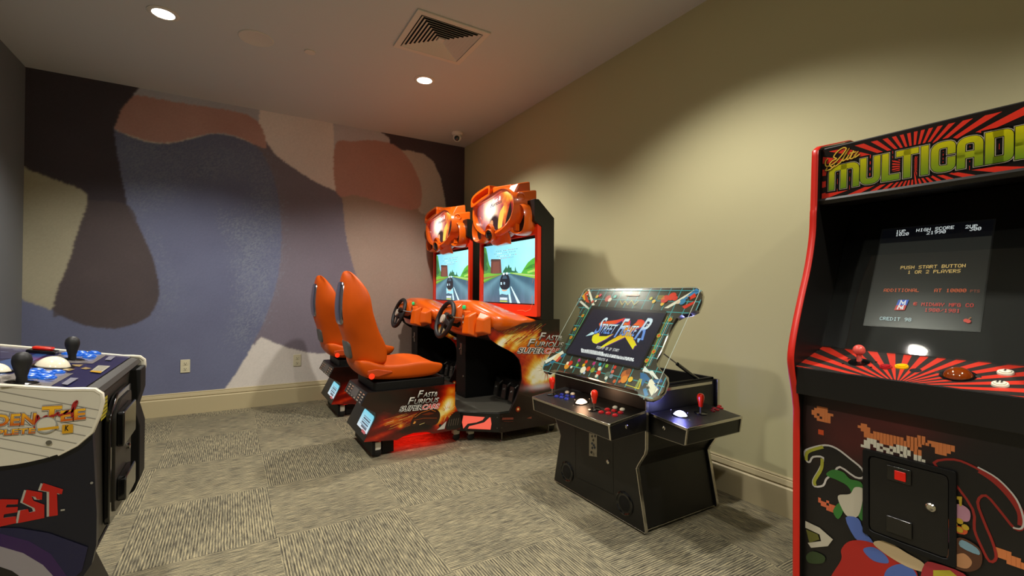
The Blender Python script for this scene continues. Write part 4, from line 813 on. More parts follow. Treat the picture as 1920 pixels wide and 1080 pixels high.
    B2, P2 = panel((1.722, 1.352, .555), (1, 0, 0), (0, 1, 0), .405, .205, .020, .078, 'control_panel')
    g2 = lambda x, y: P2.px(1180+x/5.4, 660+y/5.4)
    joystick(B2, P2, *g2(722, 620), 'bat', M['redball'])
    for x, y in ((840, 592), (858, 575), (890, 588), (905, 562), (933, 572), (915, 549), (850, 600)): button('button', M['redbtn'], B2, P2, *g2(x, y), r=.010, h=.005)
    u, v = g2(515, 640); trackball(B2, P2, u, v, .033, M['glowblue'], M['blackgloss']); screws(B2, P2, [g2(420, 585), g2(592, 617), g2(433, 650), g2(610, 686)], .0045, M['chrome'])
    for nm, p_, c_, e_ in (('trackball_lamp', P2.p(*g2(515, 640), .06), (.25, .25, 1), .9), ('trackball_lamp', P1.p(*g1(541, 812), .06), (1, .55, .3), .5)):
        l = bpy.data.lights.new(nm, 'POINT'); l.energy = e_; l.color = c_; l.shadow_soft_size = .03; lo = bpy.data.objects.new(nm, l); COL.objects.link(lo); lo.parent = R; lo.location = tuple(np.array(p_)-np.array(R.location))
    for P_, q in ((FNX(1.55), (980+700/3.6, 720+288/3.6)), (Pl((1.722, 0, 0), (0, -1, 0), (0, 0, 1)), (1180+352/5.4, 660+770/5.4))):
        u, v = P_.px(*q); MB().lathe([(0, -.002), (.009, -.002), (.009, .003), (.006, .005), (0, .004)], P_.p(u, v), P_.N, 16).build('panel_lock', M['chrome'], R)
    # --- propped lid
    V = np.array((.325, 0, .472)); LL = np.linalg.norm(V); LP = Pl((1.55, 2.215, .692), (0, -1, 0), V); W_ = .825; L_ = LL+.005
    lp = lambda pts: [LP.px(*p) for p in pts]
    z4 = lambda pts: [(980+x/4.155, 520+y/4.155) for x, y in pts]
    bone = lp(z4([(520, 90), (900, 84), (1345, 76), (1382, 98), (1392, 135), (1382, 190), (1352, 255), (1300, 278), (1240, 290), (1195, 315), (1165, 360), (1120, 460), (1080, 560), (1042, 640), (1046, 690), (1075, 725), (1112, 760), (1116, 810), (1090, 880), (1050, 925), (990, 950), (940, 945), (905, 925), (893, 890), (860, 872), (700, 830), (500, 775), (330, 735), (250, 718), (215, 728), (190, 742), (165, 735), (155, 700), (170, 655), (220, 600), (290, 560), (330, 520), (360, 450), (400, 370), (440, 290), (445, 250), (420, 215), (425, 180), (455, 130)]))
    inn = lp(z4([(540, 224), (1130, 262), (920, 722), (330, 598)]))
    scr = rnd(inn, .02, 3)
    lid = MB(); N_ = len(bone)
    lid.pprism(LP, bone, -.026, -.002); ld = lid.build('lid', M['blackmatte'], R)
    b = MB(); rr = []
    for i in range(N_):
        p = np.array(bone[i]); rr.append([LP.p(*p, -.027), LP.p(*(p+(p-np.mean(bone, 0))/np.linalg.norm(p-np.mean(bone, 0))*.004), -.020), LP.p(*(p+(p-np.mean(bone, 0))/np.linalg.norm(p-np.mean(bone, 0))*.004), -.006), LP.p(*p, -.001)])
    rr.append(rr[0]); b.loft(rr, caps=False, closed=False); b.build('edge_trim', M['chrome'], ld)
    a = Art(LP, -.0018, .00004)
    a.poly(bone, '38362c')
    # teal perspective grid
    u0, u1 = min(p[0] for p in bone), max(p[0] for p in bone); v0, v1 = min(p[1] for p in bone), max(p[1] for p in bone)
    def cl(l0, l1, wd, col):
        d = np.array(l1)-np.array(l0); n = np.array([-d[1], d[0]])/np.linalg.norm(d)*wd/2; q = [tuple(np.array(l0)+n), tuple(np.array(l1)+n), tuple(np.array(l1)-n), tuple(np.array(l0)-n)]
        segs = 60
        for k in range(segs):
            t0, t1 = k/segs, (k+1)/segs; c_ = np.array(l0)+d*(t0+t1)/2
            if pin(bone, c_): s0, s1 = np.array(l0)+d*t0, np.array(l0)+d*t1; a.raw([tuple(s0+n), tuple(s1+n), tuple(s1-n), tuple(s0-n)], [(0, 1, 2, 3)], col)
    def pin(P_, c_):
        r = False
        for i in range(len(P_)):
            (x1, y1), (x2, y2) = P_[i-1], P_[i]
            if (y1 > c_[1]) != (y2 > c_[1]) and c_[0] < (x2-x1)*(c_[1]-y1)/(y2-y1)+x1: r = not r
        return r
    a.up()
    for k in range(14): x = u0+.02+k*(u1-u0)/13.5; cl((x, v0), (x, v1), .0045, '3c949c')
    a.up()
    for k in range(10): y = v0+.012+k*(v1-v0)/9.5; cl((u0, y), (u1, y), .0045, '3c949c')
    G = lambda pts, col, sm=0: a.poly(lp(z4(pts)), col, sm=sm)
    # corner beams
    for pts, c_ in (([(1345, 90), (1380, 105), (1130, 240), (1100, 238)], 'dcd8c8'), ([(1352, 84), (1385, 110), (1370, 120), (1200, 205)], '3c7cb0'), ([(1240, 225), (1345, 180), (1330, 205), (1260, 245)], 'c83424'), ([(1300, 150), (1340, 120), (1350, 150), (1300, 175)], 'd03c28'),
                    ([(505, 95), (520, 92), (560, 215), (540, 218)], 'e6e2d2'), ([(440, 190), (455, 180), (520, 240), (510, 250)], 'd8d6cc'), ([(460, 145), (500, 105), (515, 150), (480, 180)], 'd8a020'), ([(480, 130), (515, 100), (505, 160), (520, 200), (490, 190)], 'c0401c'),
                    ([(170, 650), (180, 670), (320, 590), (310, 570)], 'd8dcd4'), ([(160, 690), (250, 640), (330, 590), (325, 610), (200, 685)], '2a6a90'), ([(235, 640), (275, 590), (300, 600), (265, 655)], 'e0c090'), ([(255, 650), (290, 610), (300, 625), (268, 660)], 'c84a38'),
                    ([(950, 690), (985, 730), (1020, 790), (985, 745), (930, 730)], 'dce4e4'), ([(975, 730), (1010, 725), (1060, 795), (1035, 790)], 'e4e8e4'), ([(915, 740), (960, 750), (1000, 800), (1080, 790), (1090, 815), (1000, 830), (960, 800), (930, 850), (915, 800)], '2c6498'), ([(985, 800), (1005, 790), (1060, 870), (1030, 900), (1000, 920), (970, 850)], 'e8e4d0'), ([(935, 870), (960, 860), (980, 915), (950, 930)], '3a7cb4'), ([(1020, 830), (1035, 830), (1065, 865), (1058, 875)], '3468a4')):
        G(pts, c_)
    for k in range(4): a.line(lp(z4([(960+k*9, 690), (1128+k*14, 300)])), .0022, ('b8c828', '5ac8b8', 'e8e8d8', '3aa0b0')[k]); 
    for k in range(3): a.line(lp(z4([(870+k*12, 865+k*3), (912+k*8, 790)])), .0025, 'd8d020')
    a.line(lp(z4([(800, 835), (905, 868), (925, 800)])), .0028, 'e8d818')
    for k in range(3): a.line(lp(z4([(330+k*10, 560), (440+k*16, 330), (500+k*10, 235)])), .0035, ('3a9a80', '2c7c94', '60a858')[k])
    # plain coloured spots instead of the game figures
    def spot(x, y, r_, c_, kind=0):
        u, v = LP.px(980+x/4.155, 520+y/4.155)
        if kind: a.poly([(u+r_*(1.0 if i % 2 else .62)*math.cos(2*math.pi*i/12), v+r_*(1.0 if i % 2 else .62)*math.sin(2*math.pi*i/12)) for i in range(12)], c_)
        else: a.circ(u, v, r_, c_, 14)
    for i, (x, y, c_) in enumerate(((440, 645, 'b83078'), (495, 658, 'd03420'), (425, 684, '7ab030'), (475, 684, 'd8b020'), (555, 670, 'b83078'), (602, 677, '28a0b0'), (655, 690, '7ab030'), (718, 700, 'c83828'))): spot(x, y, .013, c_, 1)
    for x, y, r_, c_ in ((345, 690, .020, 'd89030'), (372, 668, .016, 'c83420'), (350, 668, .010, 'e8d8c0'), (470, 720, .020, 'e4dcc8'), (512, 712, .014, 'd04418'), (545, 722, .015, '8c9a38'), (600, 712, .012, 'e8dcc8'), (590, 745, .015, 'c83c28'), (575, 768, .010, 'e0d8c8'), (660, 760, .018, '5a6a60'), (690, 770, .012, '7a8c9c'), (700, 735, .010, 'd86a58'), (650, 785, .010, 'd8d8d0'), (800, 760, .026, 'b8642c'), (790, 795, .020, 'd8862c'), (840, 795, .014, 'e0b830'), (825, 735, .016, '8a4a24'), (715, 810, .010, 'c85a2c'), (755, 812, .008, 'c85a2c'), (480, 745, .008, 'a8b8d8'), (380, 700, .008, 'e8e0d0')): spot(x, y, r_, c_)
    for x, y, r_, c_ in ((580, 150, .012, 'd8a838'), (605, 140, .011, 'c83a50'), (665, 165, .022, 'c05a54'), (680, 175, .014, 'e8d8c8'), (720, 150, .012, '4aa8a0'), (1000, 165, .010, 'b8b030'), (1022, 188, .011, 'e0b030'), (1088, 208, .011, 'e0b030'), (1110, 170, .024, 'c83828'), (1165, 150, .024, 'd03a24'), (1190, 165, .014, 'c83828'), (1245, 190, .018, '3a7ca8'), (1215, 195, .010, 'd8c0a8'), (545, 190, .010, 'c85040'), (570, 185, .008, 'e8e0d0')): spot(x, y, r_, c_)
    for k in range(4): a.line(lp(z4([(1052, 145+k*9), (1105, 143+k*9)])), .0018, 'd8c040')
    a.line(lp(z4([(808, 140), (910, 140)])), .010, 'b05a48'); 
    a.line(lp(z4([(760, 180), (775, 215), (800, 185), (820, 215), (850, 180), (870, 215), (905, 185)])), .004, 'b8a858')
    for x, y in ((1150, 330), (1062, 455), (1022, 580), (968, 650), (408, 405), (378, 470), (470, 300)): spot(x, y, .012, 'a8a030'); spot(x, y, .007, 'd04c28')
    a.poly(scr, '0e0d0a'); LH = a.h; a.build('lid_artwork', M['gloss'], ld, label='teal grid artwork with bright coloured spots')
    # screen
    ins = lp([(980+x/4.155, 520+y/4.155) for x, y in ((548, 250), (1118, 283), (910, 705), (342, 590))])
    q = Art(LP, LH+.0002, .00005); q.poly(rnd(ins, .008, 2), '1c1d30')
    Z = lambda pts: [LP.px(1080+x/9.82, 580+y/9.82) for x, y in pts]
    def grad(u, v):
        t = (v-vB)/(vT-vB); c = [np.array(lin(h)) for h in ('f4ec20', 'f4ec20', 'f8a818', 'f8582c', 'f8402c')]; t = max(0, min(.999, t))*4; i = int(t); return tuple(c[i]*(1-t+i)+c[i+1]*(t-i))
    vB, vT = Z([(1050, 740)])[0][1], Z([(950, 190)])[0][1]
    pieces = [[(430, 270), (470, 235), (600, 220), (760, 200), (920, 160), (870, 200), (740, 270), (600, 300), (440, 330)],
              [(360, 450), (440, 440), (430, 500), (560, 500), (700, 455), (560, 550), (380, 640), (320, 620), (295, 570), (310, 500)],
              [(860, 215), (900, 200), (985, 190), (1005, 220), (990, 300), (1000, 400), (1120, 665), (1085, 680), (1050, 745), (900, 500), (870, 380)],
              [(1150, 195), (1210, 190), (1260, 215), (1275, 270), (1230, 320), (1050, 400), (930, 470), (900, 520), (640, 640), (450, 730), (470, 690), (600, 600), (880, 440), (1000, 340), (1110, 250)]]
    for pc in pieces:
        q.poly(Z([(x+12, y+10) for x, y in pc]), '6a2a80')
    for pc in pieces:
        P_ = Z(pc); 
        cs = [grad(*p) for p in P_]; q.up(); q.raw(P_, [tuple(range(len(P_)))], [tuple(c_) for c_ in cs])
    blue = lambda t: '6f9ce8' if t < .5 else 'e4f6fc'
    q.poly(Z([(180, 500), (300, 420), (370, 440), (300, 475)]), 'c8f0f4')
    for cc_, off in (('1c2850', .03), (blue, .0)):
        q.text('S', Z([(330, 440)])[0], Z([(440, 460)])[0], .105, cc_, bold=off+.01, shear=.35); q.text('TREET', Z([(425, 440)])[0], Z([(700, 465)])[0], .060, cc_, bold=off+.01, shear=.35)
        q.text('F', Z([(700, 515)])[0], Z([(850, 525)])[0], .115, cc_, bold=off+.01, shear=.35); q.text('IGHTE', Z([(800, 480)])[0], Z([(1090, 500)])[0], .060, cc_, bold=off+.01, shear=.35); q.text('R', Z([(1070, 550)])[0], Z([(1260, 570)])[0], .125, cc_, bold=off+.01, shear=.35)
    q.poly(Z([(570, 290), (700, 285), (820, 290), (720, 305)]), 'c8ecf8'); q.poly(Z([(820, 315), (930, 305), (1010, 300), (900, 325)]), 'c8ecf8'); q.poly(Z([(1140, 540), (1205, 540), (1150, 625), (1135, 600)]), '9cc8f4')
    q.text('TM', Z([(1280, 330)])[0], Z([(1345, 338)])[0], .018, 'f0f0f0', bold=.02)
    def ptxt(t, p0, p1, hh):
        A, B = np.array(Z([p0])[0]), np.array(Z([p1])[0]); q.pix(t, A[0], A[1], (B-A)[0]/(len(t)*6-1), hh/7, 'f4f4f4')
    ptxt('PUSH 1P OR 2P START', (375, 725), (792, 775), .016)
    for row in range(4):
        A, B = np.array(Z([(95+row*2, 745+row*17)])[0]), np.array(Z([(1060, 925+row*17)])[0]); x = 0
        while x < (.42, 1, 1, .98)[row]:
            wd = random.choice((.012, .02, .035)); y = .6 if random.random() < .2 else 1.0
            if x > (.55 if row == 0 else 2): break
            q.rect(A[0]+(B[0]-A[0])*x, A[1], A[0]+(B[0]-A[0])*min(1, x+wd), A[1]+.0075*y, 'eef0f0', up=False); x += wd+.008
    ptxt('CREDITS 0', (378, 930), (578, 962), .014)
    q.build('screen', attr_mat('lit_game_screen', .15, emit=1.0), ld, label='lit screen with a fighting game title')
    # clear glass over the whole lid
    G_ = lp([(1100, 540), (1314, 538), (1247, 700), (1236, 738), (1205, 750), (1017, 697), (1017, 688), (1081, 566)])
    gl = rnd([(.0, .0), (W_, 0), (W_, L_), (0, L_)], .03, 4); MB().pprism(LP, gl, .008, .014).build('lid_glass', M['glass'], ld, bevel=.0015)
    b = MB(); e = [LP.p(*p, .011) for p in gl]; 
    b.tube(e, .0014, 6, closed=True); b.build('glass_edge', mat('glass_edge', 'b8c4b8', .1, 0, coat=1), ld)
    for (x, y) in ((.05, .05), (W_-.05, .05), (.05, L_-.05), (W_-.05, L_-.05)): MB().lathe([(0, .0), (.005, .0), (.005, .012), (0, .013)], LP.p(x, y), LP.N, 10).build('glass_screw', M['steel'], ld)
    # monitor box behind the lid
    cxy = np.mean(ins, 0); MB().pprism(LP, [tuple(cxy+(np.array(p)-cxy)*.92) for p in ins], -.075, -.026).build('monitor_back', M['blackmatte'], ld)
    # gas strut
    A, B = np.array((1.83, 1.72, .90)), np.array((2.17, 1.60, .695)); A = at(1240, 660, X=1.80); B = at(1308, 711, Y=1.60)
    m_ = A+(B-A)*.42; s = MB().tube([m_, B], .009, 12).build('gas_strut', M['blackgloss'], R); MB().tube([A, m_], .0035, 8).build('strut_rod', M['steel'], s); MB().lathe([(0, -.012), (.009, -.012), (.009, .012), (0, .012)], B, (0, 1, 0), 12).build('strut_mount', M['steel'], s)
    MB().tube([(1.70, 1.60, .70), tuple(LP.p(W_-.06, .05, -.02))], .006, 8).build('hinge_arm', M['steel'], R)
    MB().tube([(1.70, 2.22, .70), tuple(LP.p(.06, .05, -.02))], .006, 8).build('hinge_arm', M['steel'], R)
    return R
cocktail()

# ================================================================== UPRIGHT MULTI-GAME MACHINE
def upright():
    Ya, Yb_ = .90, .235; XBK = 2.44
    R = thing('upright_arcade_machine', 'tall black upright arcade machine with red edges and yellow-green lettered sign at the right', 'arcade machine', (2.08, (Ya+Yb_)/2, 0))
    front = [(1.726, .02), (1.726, .74), (1.713, .804), (1.692, .885), (1.688, .938), (1.712, 1.024), (1.753, 1.132), (1.801, 1.249), (1.831, 1.363), (1.838, 1.449), (1.842, 1.475), (1.851, 1.66), (1.858, 1.682), (1.875, 1.695)]
    front = front[:2]+[tuple(p) for p in spline(front[1:], 3, closed=False)][1:]
    pr = front+[(2.10, 1.755), (XBK, 1.755), (XBK, .02)]
    for y0, y1 in ((Ya-.019, Ya), (Yb_, Yb_+.019)):
        s = MB().prism(pr, 'Y', y0, y1).build('side_panel', M['black'], R)
        b = MB(); ym = (y0+y1)/2; tp = front+[(2.10, 1.757), (XBK, 1.757)]; rr = []
        for i, (x, z) in enumerate(tp):
            a_ = np.array(tp[max(i-1, 0)]); c_ = np.array(tp[min(i+1, len(tp)-1)]); t = (c_-a_)/np.linalg.norm(c_-a_); n_ = np.array([-t[1], t[0]])
            rr.append([(x+n_[0]*d, ym+e, z+n_[1]*d) for d, e in ((.001, -.0115), (.0035, -.011), (.0058, -.005), (.0058, .005), (.0035, .011), (.001, .0115))])
        b.loft(rr); b.build('edge_trim', M['redtrim'], s, ang=60)
    yi, yo = Yb_+.019, Ya-.019
    MB().prism([(XBK-.02, .02), (XBK, .02), (XBK, 1.74), (XBK-.02, 1.74)], 'Y', yi, yo).build('back_panel', M['black'], R)
    MB().box(1.765, XBK-.02, yi, yo, .02, .05).build('bottom_board', M['black'], R)
    MB().box(1.750, 1.766, yi, yo, .02, .80).build('front_panel', M['black'], R)
    MB().prism([(1.874, 1.680), (1.882, 1.690), (2.10, 1.748), (XBK-.02, 1.748), (XBK-.02, 1.735), (2.10, 1.73), (1.89, 1.675)], 'Y', yi, yo).build('top_board', M['black'], R)
    # control panel
    C0, C1 = np.array((1.700, yo, .893)), np.array((1.885, yo, .952)); CP = Pl(C0, (0, -1, 0), C1-C0); W_ = yo-yi; D_ = np.linalg.norm(C1-C0)
    cp = MB().prism([(1.700, .893), (1.885, .952), (1.885, .80), (1.766, .80), (1.703, .80)], 'Y', yi, yo).build('control_panel', M['black'], R, bevel=.002)
    a = Art(CP); a.rect(0, 0, W_, D_, '28221e'); reg = [(0, .002), (W_, .002), (W_, D_), (0, D_)]; a.fan((CP.px(1680, 722)[0], -.03), reg, 34, 'c42c18', .5, a0=.05)
    a.build('panel_artwork', M['print'], cp)
    z7 = lambda x, y: CP.px(1460+x/3, 400+y/3)
    joystick(cp, CP, *z7(452, 840), 'ball', M['clearred'])
    button('button', M['redbtn'], cp, CP, *z7(603, 868), r=.0165); button('button', M['yellowbtn'], cp, CP, *z7(692, 866), r=.0175)
    u, v = z7(770, 886); MB().lathe([(0, .0008), (.0145, .0008), (.0145, .0014), (0, .0014)], CP.p(u, v), CP.N, 20).build('empty_hole', M['hole'], cp)
    u, v = z7(1008, 915); trackball(cp, CP, u, v, .034, M['amber'], M['blackgloss'], .25)
    screws(cp, CP, [z7(893, 897), z7(1123, 922)], .0075, M['steel']); screws(cp, CP, [z7(225, 770), z7(362, 848), z7(520, 868), z7(548, 838), z7(392, 820)], .004, M['blackgloss'])
    for x, y, k in ((1277, 902, 1), (1246, 968, 2)):
        u, v = z7(x, y); b = button('start_button', M['whitebtn'], cp, CP, u, v, r=.0175, h=.009); q = Art(CP, .0118)
        for j in range(k): q.circ(u+(j-(k-1)/2)*.008, v+.002, .0026, '282828', 8); q.poly([(u+(j-(k-1)/2)*.008-.003, v-.006), (u+(j-(k-1)/2)*.008+.003, v-.006), (u+(j-(k-1)/2)*.008, v+.001)], '282828')
        q.build('button_mark', M['print'], b)
    # monitor glass and screen
    G0, G1 = np.array((1.887, yo, .952)), np.array((2.12, yo, 1.50)); GP = Pl(G0, (0, -1, 0), G1-G0); GL = np.linalg.norm(G1-G0)
    MB().pprism(GP, [(0, 0), (W_, 0), (W_, GL), (0, GL)], -.008, 0).build('monitor_bezel', M['blackmatte'], R)
    cs = [GP.px(1460+x/3, 400+y/3) for x, y in ((578, 78), (1198, 60), (1140, 662), (497, 627))]
    q = Art(GP, .0006, .0002); us = [p[0] for p in cs]; vs = [p[1] for p in cs]; u0, u1, v0, v1 = (us[0]+us[3])/2, (us[1]+us[2])/2, (vs[2]+vs[3])/2, (vs[0]+vs[1])/2
    q.rect(u0-.004, v0-.004, u1+.004, v1+.004, '0c0c0c'); q.rect(u0, v0, u1, v1, '272724')
    q.rect(u0, v1-(v1-v0)*.15, u1, v1, '06070c'); w_, h_ = u1-u0, v1-v0
    def T(t, x0, y0, x1, col, hh=.012, sc_=1.0):
        A = GP.px(1460+x0/3, 400+y0/3); B = GP.px(1460+x1/3, 400+y0/3); q.pix(t, A[0], A[1], (B[0]-A[0])/(len(t)*6-1), hh/7, col)
    T('1UP', 660, 113, 712, 'f0f4f8'); T('1020', 658, 130, 730, 'f0f4f8'); T('HIGH SCORE', 774, 106, 984, 'f0f4f8'); T('21990', 832, 121, 938, 'f0f4f8'); T('2UP', 1050, 87, 1118, 'f0f4f8'); T('300', 1074, 101, 1138, 'f0f4f8')
    T('PUSH START BUTTON', 686, 316, 1050, 'f0c878'); T('1 OR 2 PLAYERS', 726, 342, 1022, 'f0c878'); T('ADDITIONAL', 592, 443, 790, 'e0683c'); T('AT 10000', 876, 445, 1056, 'e0683c'); T('PTS', 1078, 447, 1132, '9a5038', .009)
    T('@', 758, 520, 780, 'e04028'); T('MIDWAY MFG CO', 804, 523, 1098, 'e03424'); T('1980/1981', 822, 555, 1022, 'e03424'); T('CREDIT 98', 570, 602, 748, 'c8e4e8')
    z = lambda x, y: GP.px(1460+x/3, 400+y/3)
    q.poly([z(677, 489), z(736, 489), z(722, 520), z(664, 520)], '2858c8'); q.poly([z(664, 520), z(722, 520), z(711, 547), z(652, 547)], 'd82c20')
    for pts in ([(683, 518), (692, 494), (702, 511), (718, 494), (711, 518)], [(670, 543), (680, 521), (691, 538), (706, 521), (698, 543)]): q.line([z(*p) for p in pts], .004, 'f8f8f8')
    q.line([z(1070, 600), z(1085, 588)], .003, 'a0602c'); u, v = z(1056, 606); q.circ(u, v, .006, 'd83820', 10); u, v = z(1070, 611); q.circ(u, v, .006, 'd83820', 10)
    q.build('screen', attr_mat('lit_retro_screen', .25, emit=.8), R, label='dim lit screen with coloured pixel text')
    MB().pprism(GP, [(0, 0), (W_, 0), (W_, GL), (0, GL)], .010, .014).build('screen_glass', M['glass'], R)
    # marquee
    m0, m1 = np.array((1.862, yo, 1.478)), np.array((1.873, yo, 1.684)); MP = Pl(m0, (0, -1, 0), m1-m0); mh = np.linalg.norm(m1-m0)
    mb_ = MB().pprism(MP, [(0, 0), (W_, 0), (W_, mh), (0, mh)], -.012, 0).build('marquee', M['black'], R)
    MB().prism([(1.862, 1.478), (1.855, 1.492), (1.858, 1.500), (1.90, 1.500), (2.12, 1.52), (2.12, 1.505), (1.90, 1.478)], 'Y', yi, yo).build('marquee_retainer', M['black'], R)
    a = Art(MP, .0006, .00015); a.rect(0, 0, W_, mh, '120d0b'); bd = .012
    a.fan(MP.px(1460+975/3.857, 180+500/3.857), [(bd*.6, bd), (W_-bd*.6, bd), (W_-bd*.6, mh-bd), (bd*.6, mh-bd)], 38, 'c02c1c', .52)
    z6 = lambda x, y: MP.px(1460+x/3.857, 180+y/3.857)
    vb = np.mean([z6(*p)[1] for p in ((375, 682), (480, 662), (790, 605), (900, 590), (1030, 580), (1300, 535), (1520, 505))]); hL = np.mean([z6(*p)[1] for p in ((880, 385), (1050, 362), (1400, 290), (1600, 262))])-vb
    ux = lambda x, y=500: z6(x, y)[0]
    glyph = {'M': ((365, 583, 560), [[(0, 0), (0, 1), (1, 1), (1, 0)], [(.5, 1), (.5, 0)]]), 'U': ((590, 735, 540), [[(0, 1), (0, 0), (1, 0), (1, 1)]]), 'L': ((748, 875, 520), [[(0, 1), (0, 0), (1, 0)]]),
             'T': ((850, 1012, 500), [[(0, 1), (1, 1)], [(.5, 1), (.5, 0)]]), 'I': ((1022, 1092, 480), [[(.5, 1), (.5, 0)]]), 'C': ((1103, 1280, 450), [[(1, .70), (1, 1), (0, 1), (0, 0), (1, 0), (1, .32)]]),
             'A': ((1290, 1480, 420), [[(0, 0), (0, 1), (1, 1), (1, 0)], [(0, .40), (1, .40)]]), 'D': ((1495, 1700, 390), [[(.5, 1), (0, 1), (0, 0), (.5, 0)], [(.4, 1), (1, 1), (1, 0), (.4, 0)]]), 'E': ((1712, 1880, 360), [[(1, 1), (0, 1), (0, 0), (1, 0)], [(0, .5), (.85, .5)]])}
    sw = .0185
    def soft(pts, closed=False, rr=.017):
        if len(pts) < 3: return pts
        P = [np.array(p) for p in pts]; out = [P[0]]
        for i in range(1, len(P)-1):
            a_, b_, c_ = P[i-1], P[i], P[i+1]; la, lc = np.linalg.norm(a_-b_), np.linalg.norm(c_-b_); q_ = min(rr, la*.48, lc*.48); s0, e0 = b_+(a_-b_)/la*q_, b_+(c_-b_)/lc*q_
            for k in range(5): t = k/4; out.append((1-t)**2*s0+2*t*(1-t)*b_+t*t*e0)
        return [tuple(p) for p in out+[P[-1]]]
    def strokes(wd, col, grad_=False):
        a.up()
        for L_, ((x0, x1, yy), ss) in glyph.items():
            ua, ub = ux(x0, yy)+sw/2, ux(x1, yy)-sw/2; va, vb_ = vb+sw/2, vb+hL-sw/2
            if L_ == 'M': vb_ -= hL*.06
            for st in ss:
                pts = [(ua+(ub-ua)*p[0], va+(vb_-va)*p[1]) for p in st]; pts = soft(pts) if L_ in 'MUCA' or (L_ == 'D' and st[1][0] == 1) else pts; P_ = [np.array(p) for p in pts]
                ext = wd/2
                if L_ in 'MULTIAE' or True:
                    if st[0] != st[-1]:
                        d0 = P_[0]-P_[1]; P_[0] = P_[0]+d0/np.linalg.norm(d0)*ext*.98; d1 = P_[-1]-P_[-2]; P_[-1] = P_[-1]+d1/np.linalg.norm(d1)*ext*.98
                if grad_:
                    # subdivide for a vertical fade
                    Q = [P_[0]]
                    for i in range(1, len(P_)):
                        nk = max(1, int(np.linalg.norm(P_[i]-P_[i-1])/.012))
                        for k in range(1, nk+1): Q.append(P_[i-1]+(P_[i]-P_[i-1])*k/nk)
                    P_ = Q; n0 = len(a.c); a.line([tuple(p) for p in P_], wd, '000000', up=False)
                    vi = 0
                    nf = len(P_)-1
                    for j in range(nf):
                        fc = a.f[len(a.f)-nf+j]; a.c[len(a.c)-nf+j] = [tuple(colz(np.array(a.v[i])[2])) for i in fc]
                else: a.line([tuple(p) for p in P_], wd, col, up=False)
                s_ = 0
    def colz(z_):
        t = (z_-(1.478+vb))/hL; t = max(0, min(1, t)); A, B, C_ = np.array(lin('5c7c1a')), np.array(lin('8c9612')), np.array(lin('b0a808')); band = .95+.05*math.sin(t*40)
        return (A*(1-t*2)+B*t*2 if t < .5 else B*(2-2*t)+C_*(2*t-1))*band
    strokes(sw+.019, '0a0908'); strokes(sw+.0065, 'a8a08c'); strokes(sw+.0035, '14120c'); strokes(sw, None, True)
    # script word
    def sp(x, y): return z6(x, y)
    scr_ = [[(355, 455), (340, 480), (350, 510), (400, 490), (450, 440), (490, 385), (470, 375), (430, 400), (400, 440), (420, 455), (390, 470), (370, 500), (400, 515), (450, 480)], [(450, 480), (500, 400), (510, 385), (480, 430), (465, 470), (490, 455), (510, 425)], [(510, 425), (495, 455), (510, 455), (545, 395)], [(515, 415), (560, 405)], [(545, 400), (520, 450), (540, 450), (560, 420), (575, 405), (560, 425), (555, 445), (590, 420)], [(355, 520), (345, 540), (380, 530), (410, 500)]]
    for cc_, wd in (('1a140a', .0075), ('c8a038', .0042)):
        for st in scr_: a.line(spline([sp(*p) for p in st], 4, closed=False), wd, cc_)
    a.build('marquee_artwork', M['gloss'], mb_, label='red sunburst sign with yellow-green letters')
    # front artwork: plain blocks and sweeps in the original colours
    FP = FNY(1.750); a = Art(FP, .0006, .0002); z8 = lambda x, y: FP.px(1500+x/3.176, 740+y/3.176)
    def Z(pts, col, sm=0): a.poly([z8(*p) for p in pts], col, sm=sm)
    def glow(u, v):
        x, y = (u-z8(0, 0)[0])/(z8(1000, 300)[0]-z8(0, 0)[0]), (z8(0, 0)[1]-v)/(.5)
        t = math.exp(-((u-z8(300, 250)[0])/.11)**2-((v-z8(300, 250)[1])/.09)**2)+.8*math.exp(-((u-z8(600, 250)[0])/.11)**2-((v-z8(600, 180)[1])/.05)**2); t = min(1, t*(0.7+.6*fbm(u*9, v*9)))
        return tuple(np.array(lin('0c0908'))*(1-t)+np.array(lin('481410'))*t)
    a.paint([(.001, .03), (W_-.001, .03), (W_-.001, .80), (.001, .80)] if False else [(-yo+.001, .03), (-yi-.001, .03), (-yi-.001, .80), (-yo+.001, .80)], 46, 56, glow)
    px_ = z8(0, 0); cw = .0085
    def blocks(x, y, rows, col):
        u, v = z8(x, y)
        a.up()
        for r_, row in enumerate(rows):
            for c_, ch in enumerate(row):
                if ch != '.': a.raw([(u+c_*cw, v-(r_+1)*cw), (u+(c_+1)*cw*1.01, v-(r_+1)*cw), (u+(c_+1)*cw*1.01, v-r_*cw), (u+c_*cw, v-r_*cw)], [(0, 1, 2, 3)], col if ch == '#' else 'c8c4b0')
    blocks(70, 60, ['..####..', '.#####..', '########', '##.####.', '.##.###.', '..#####.'], 'c0703c')
    blocks(345, 165, ['.##...............##..', '####...........#####..', '.###.#########.######.', '..#################...', '..################....', '...ooo.####.ooo.###...', '..oooooo..oooooo.##...', '..oo.oo.oo.oo.oo.oo...', '.ooo..oo.oo..oo..ooo..'], 'c0703c')
    blocks(760, 270, ['#######', '.######', '..####.', '..###..'], 'c0703c'); blocks(110, 205, ['##', '##'], 'b84418'); blocks(110, 610, ['#..#....', '###.####', '.#######', '...#####'], 'c0603c'); blocks(1150, 900, ['####...', '######.', '.#######', '...#####'], 'c0703c')
    ol = 'b8b4ac'
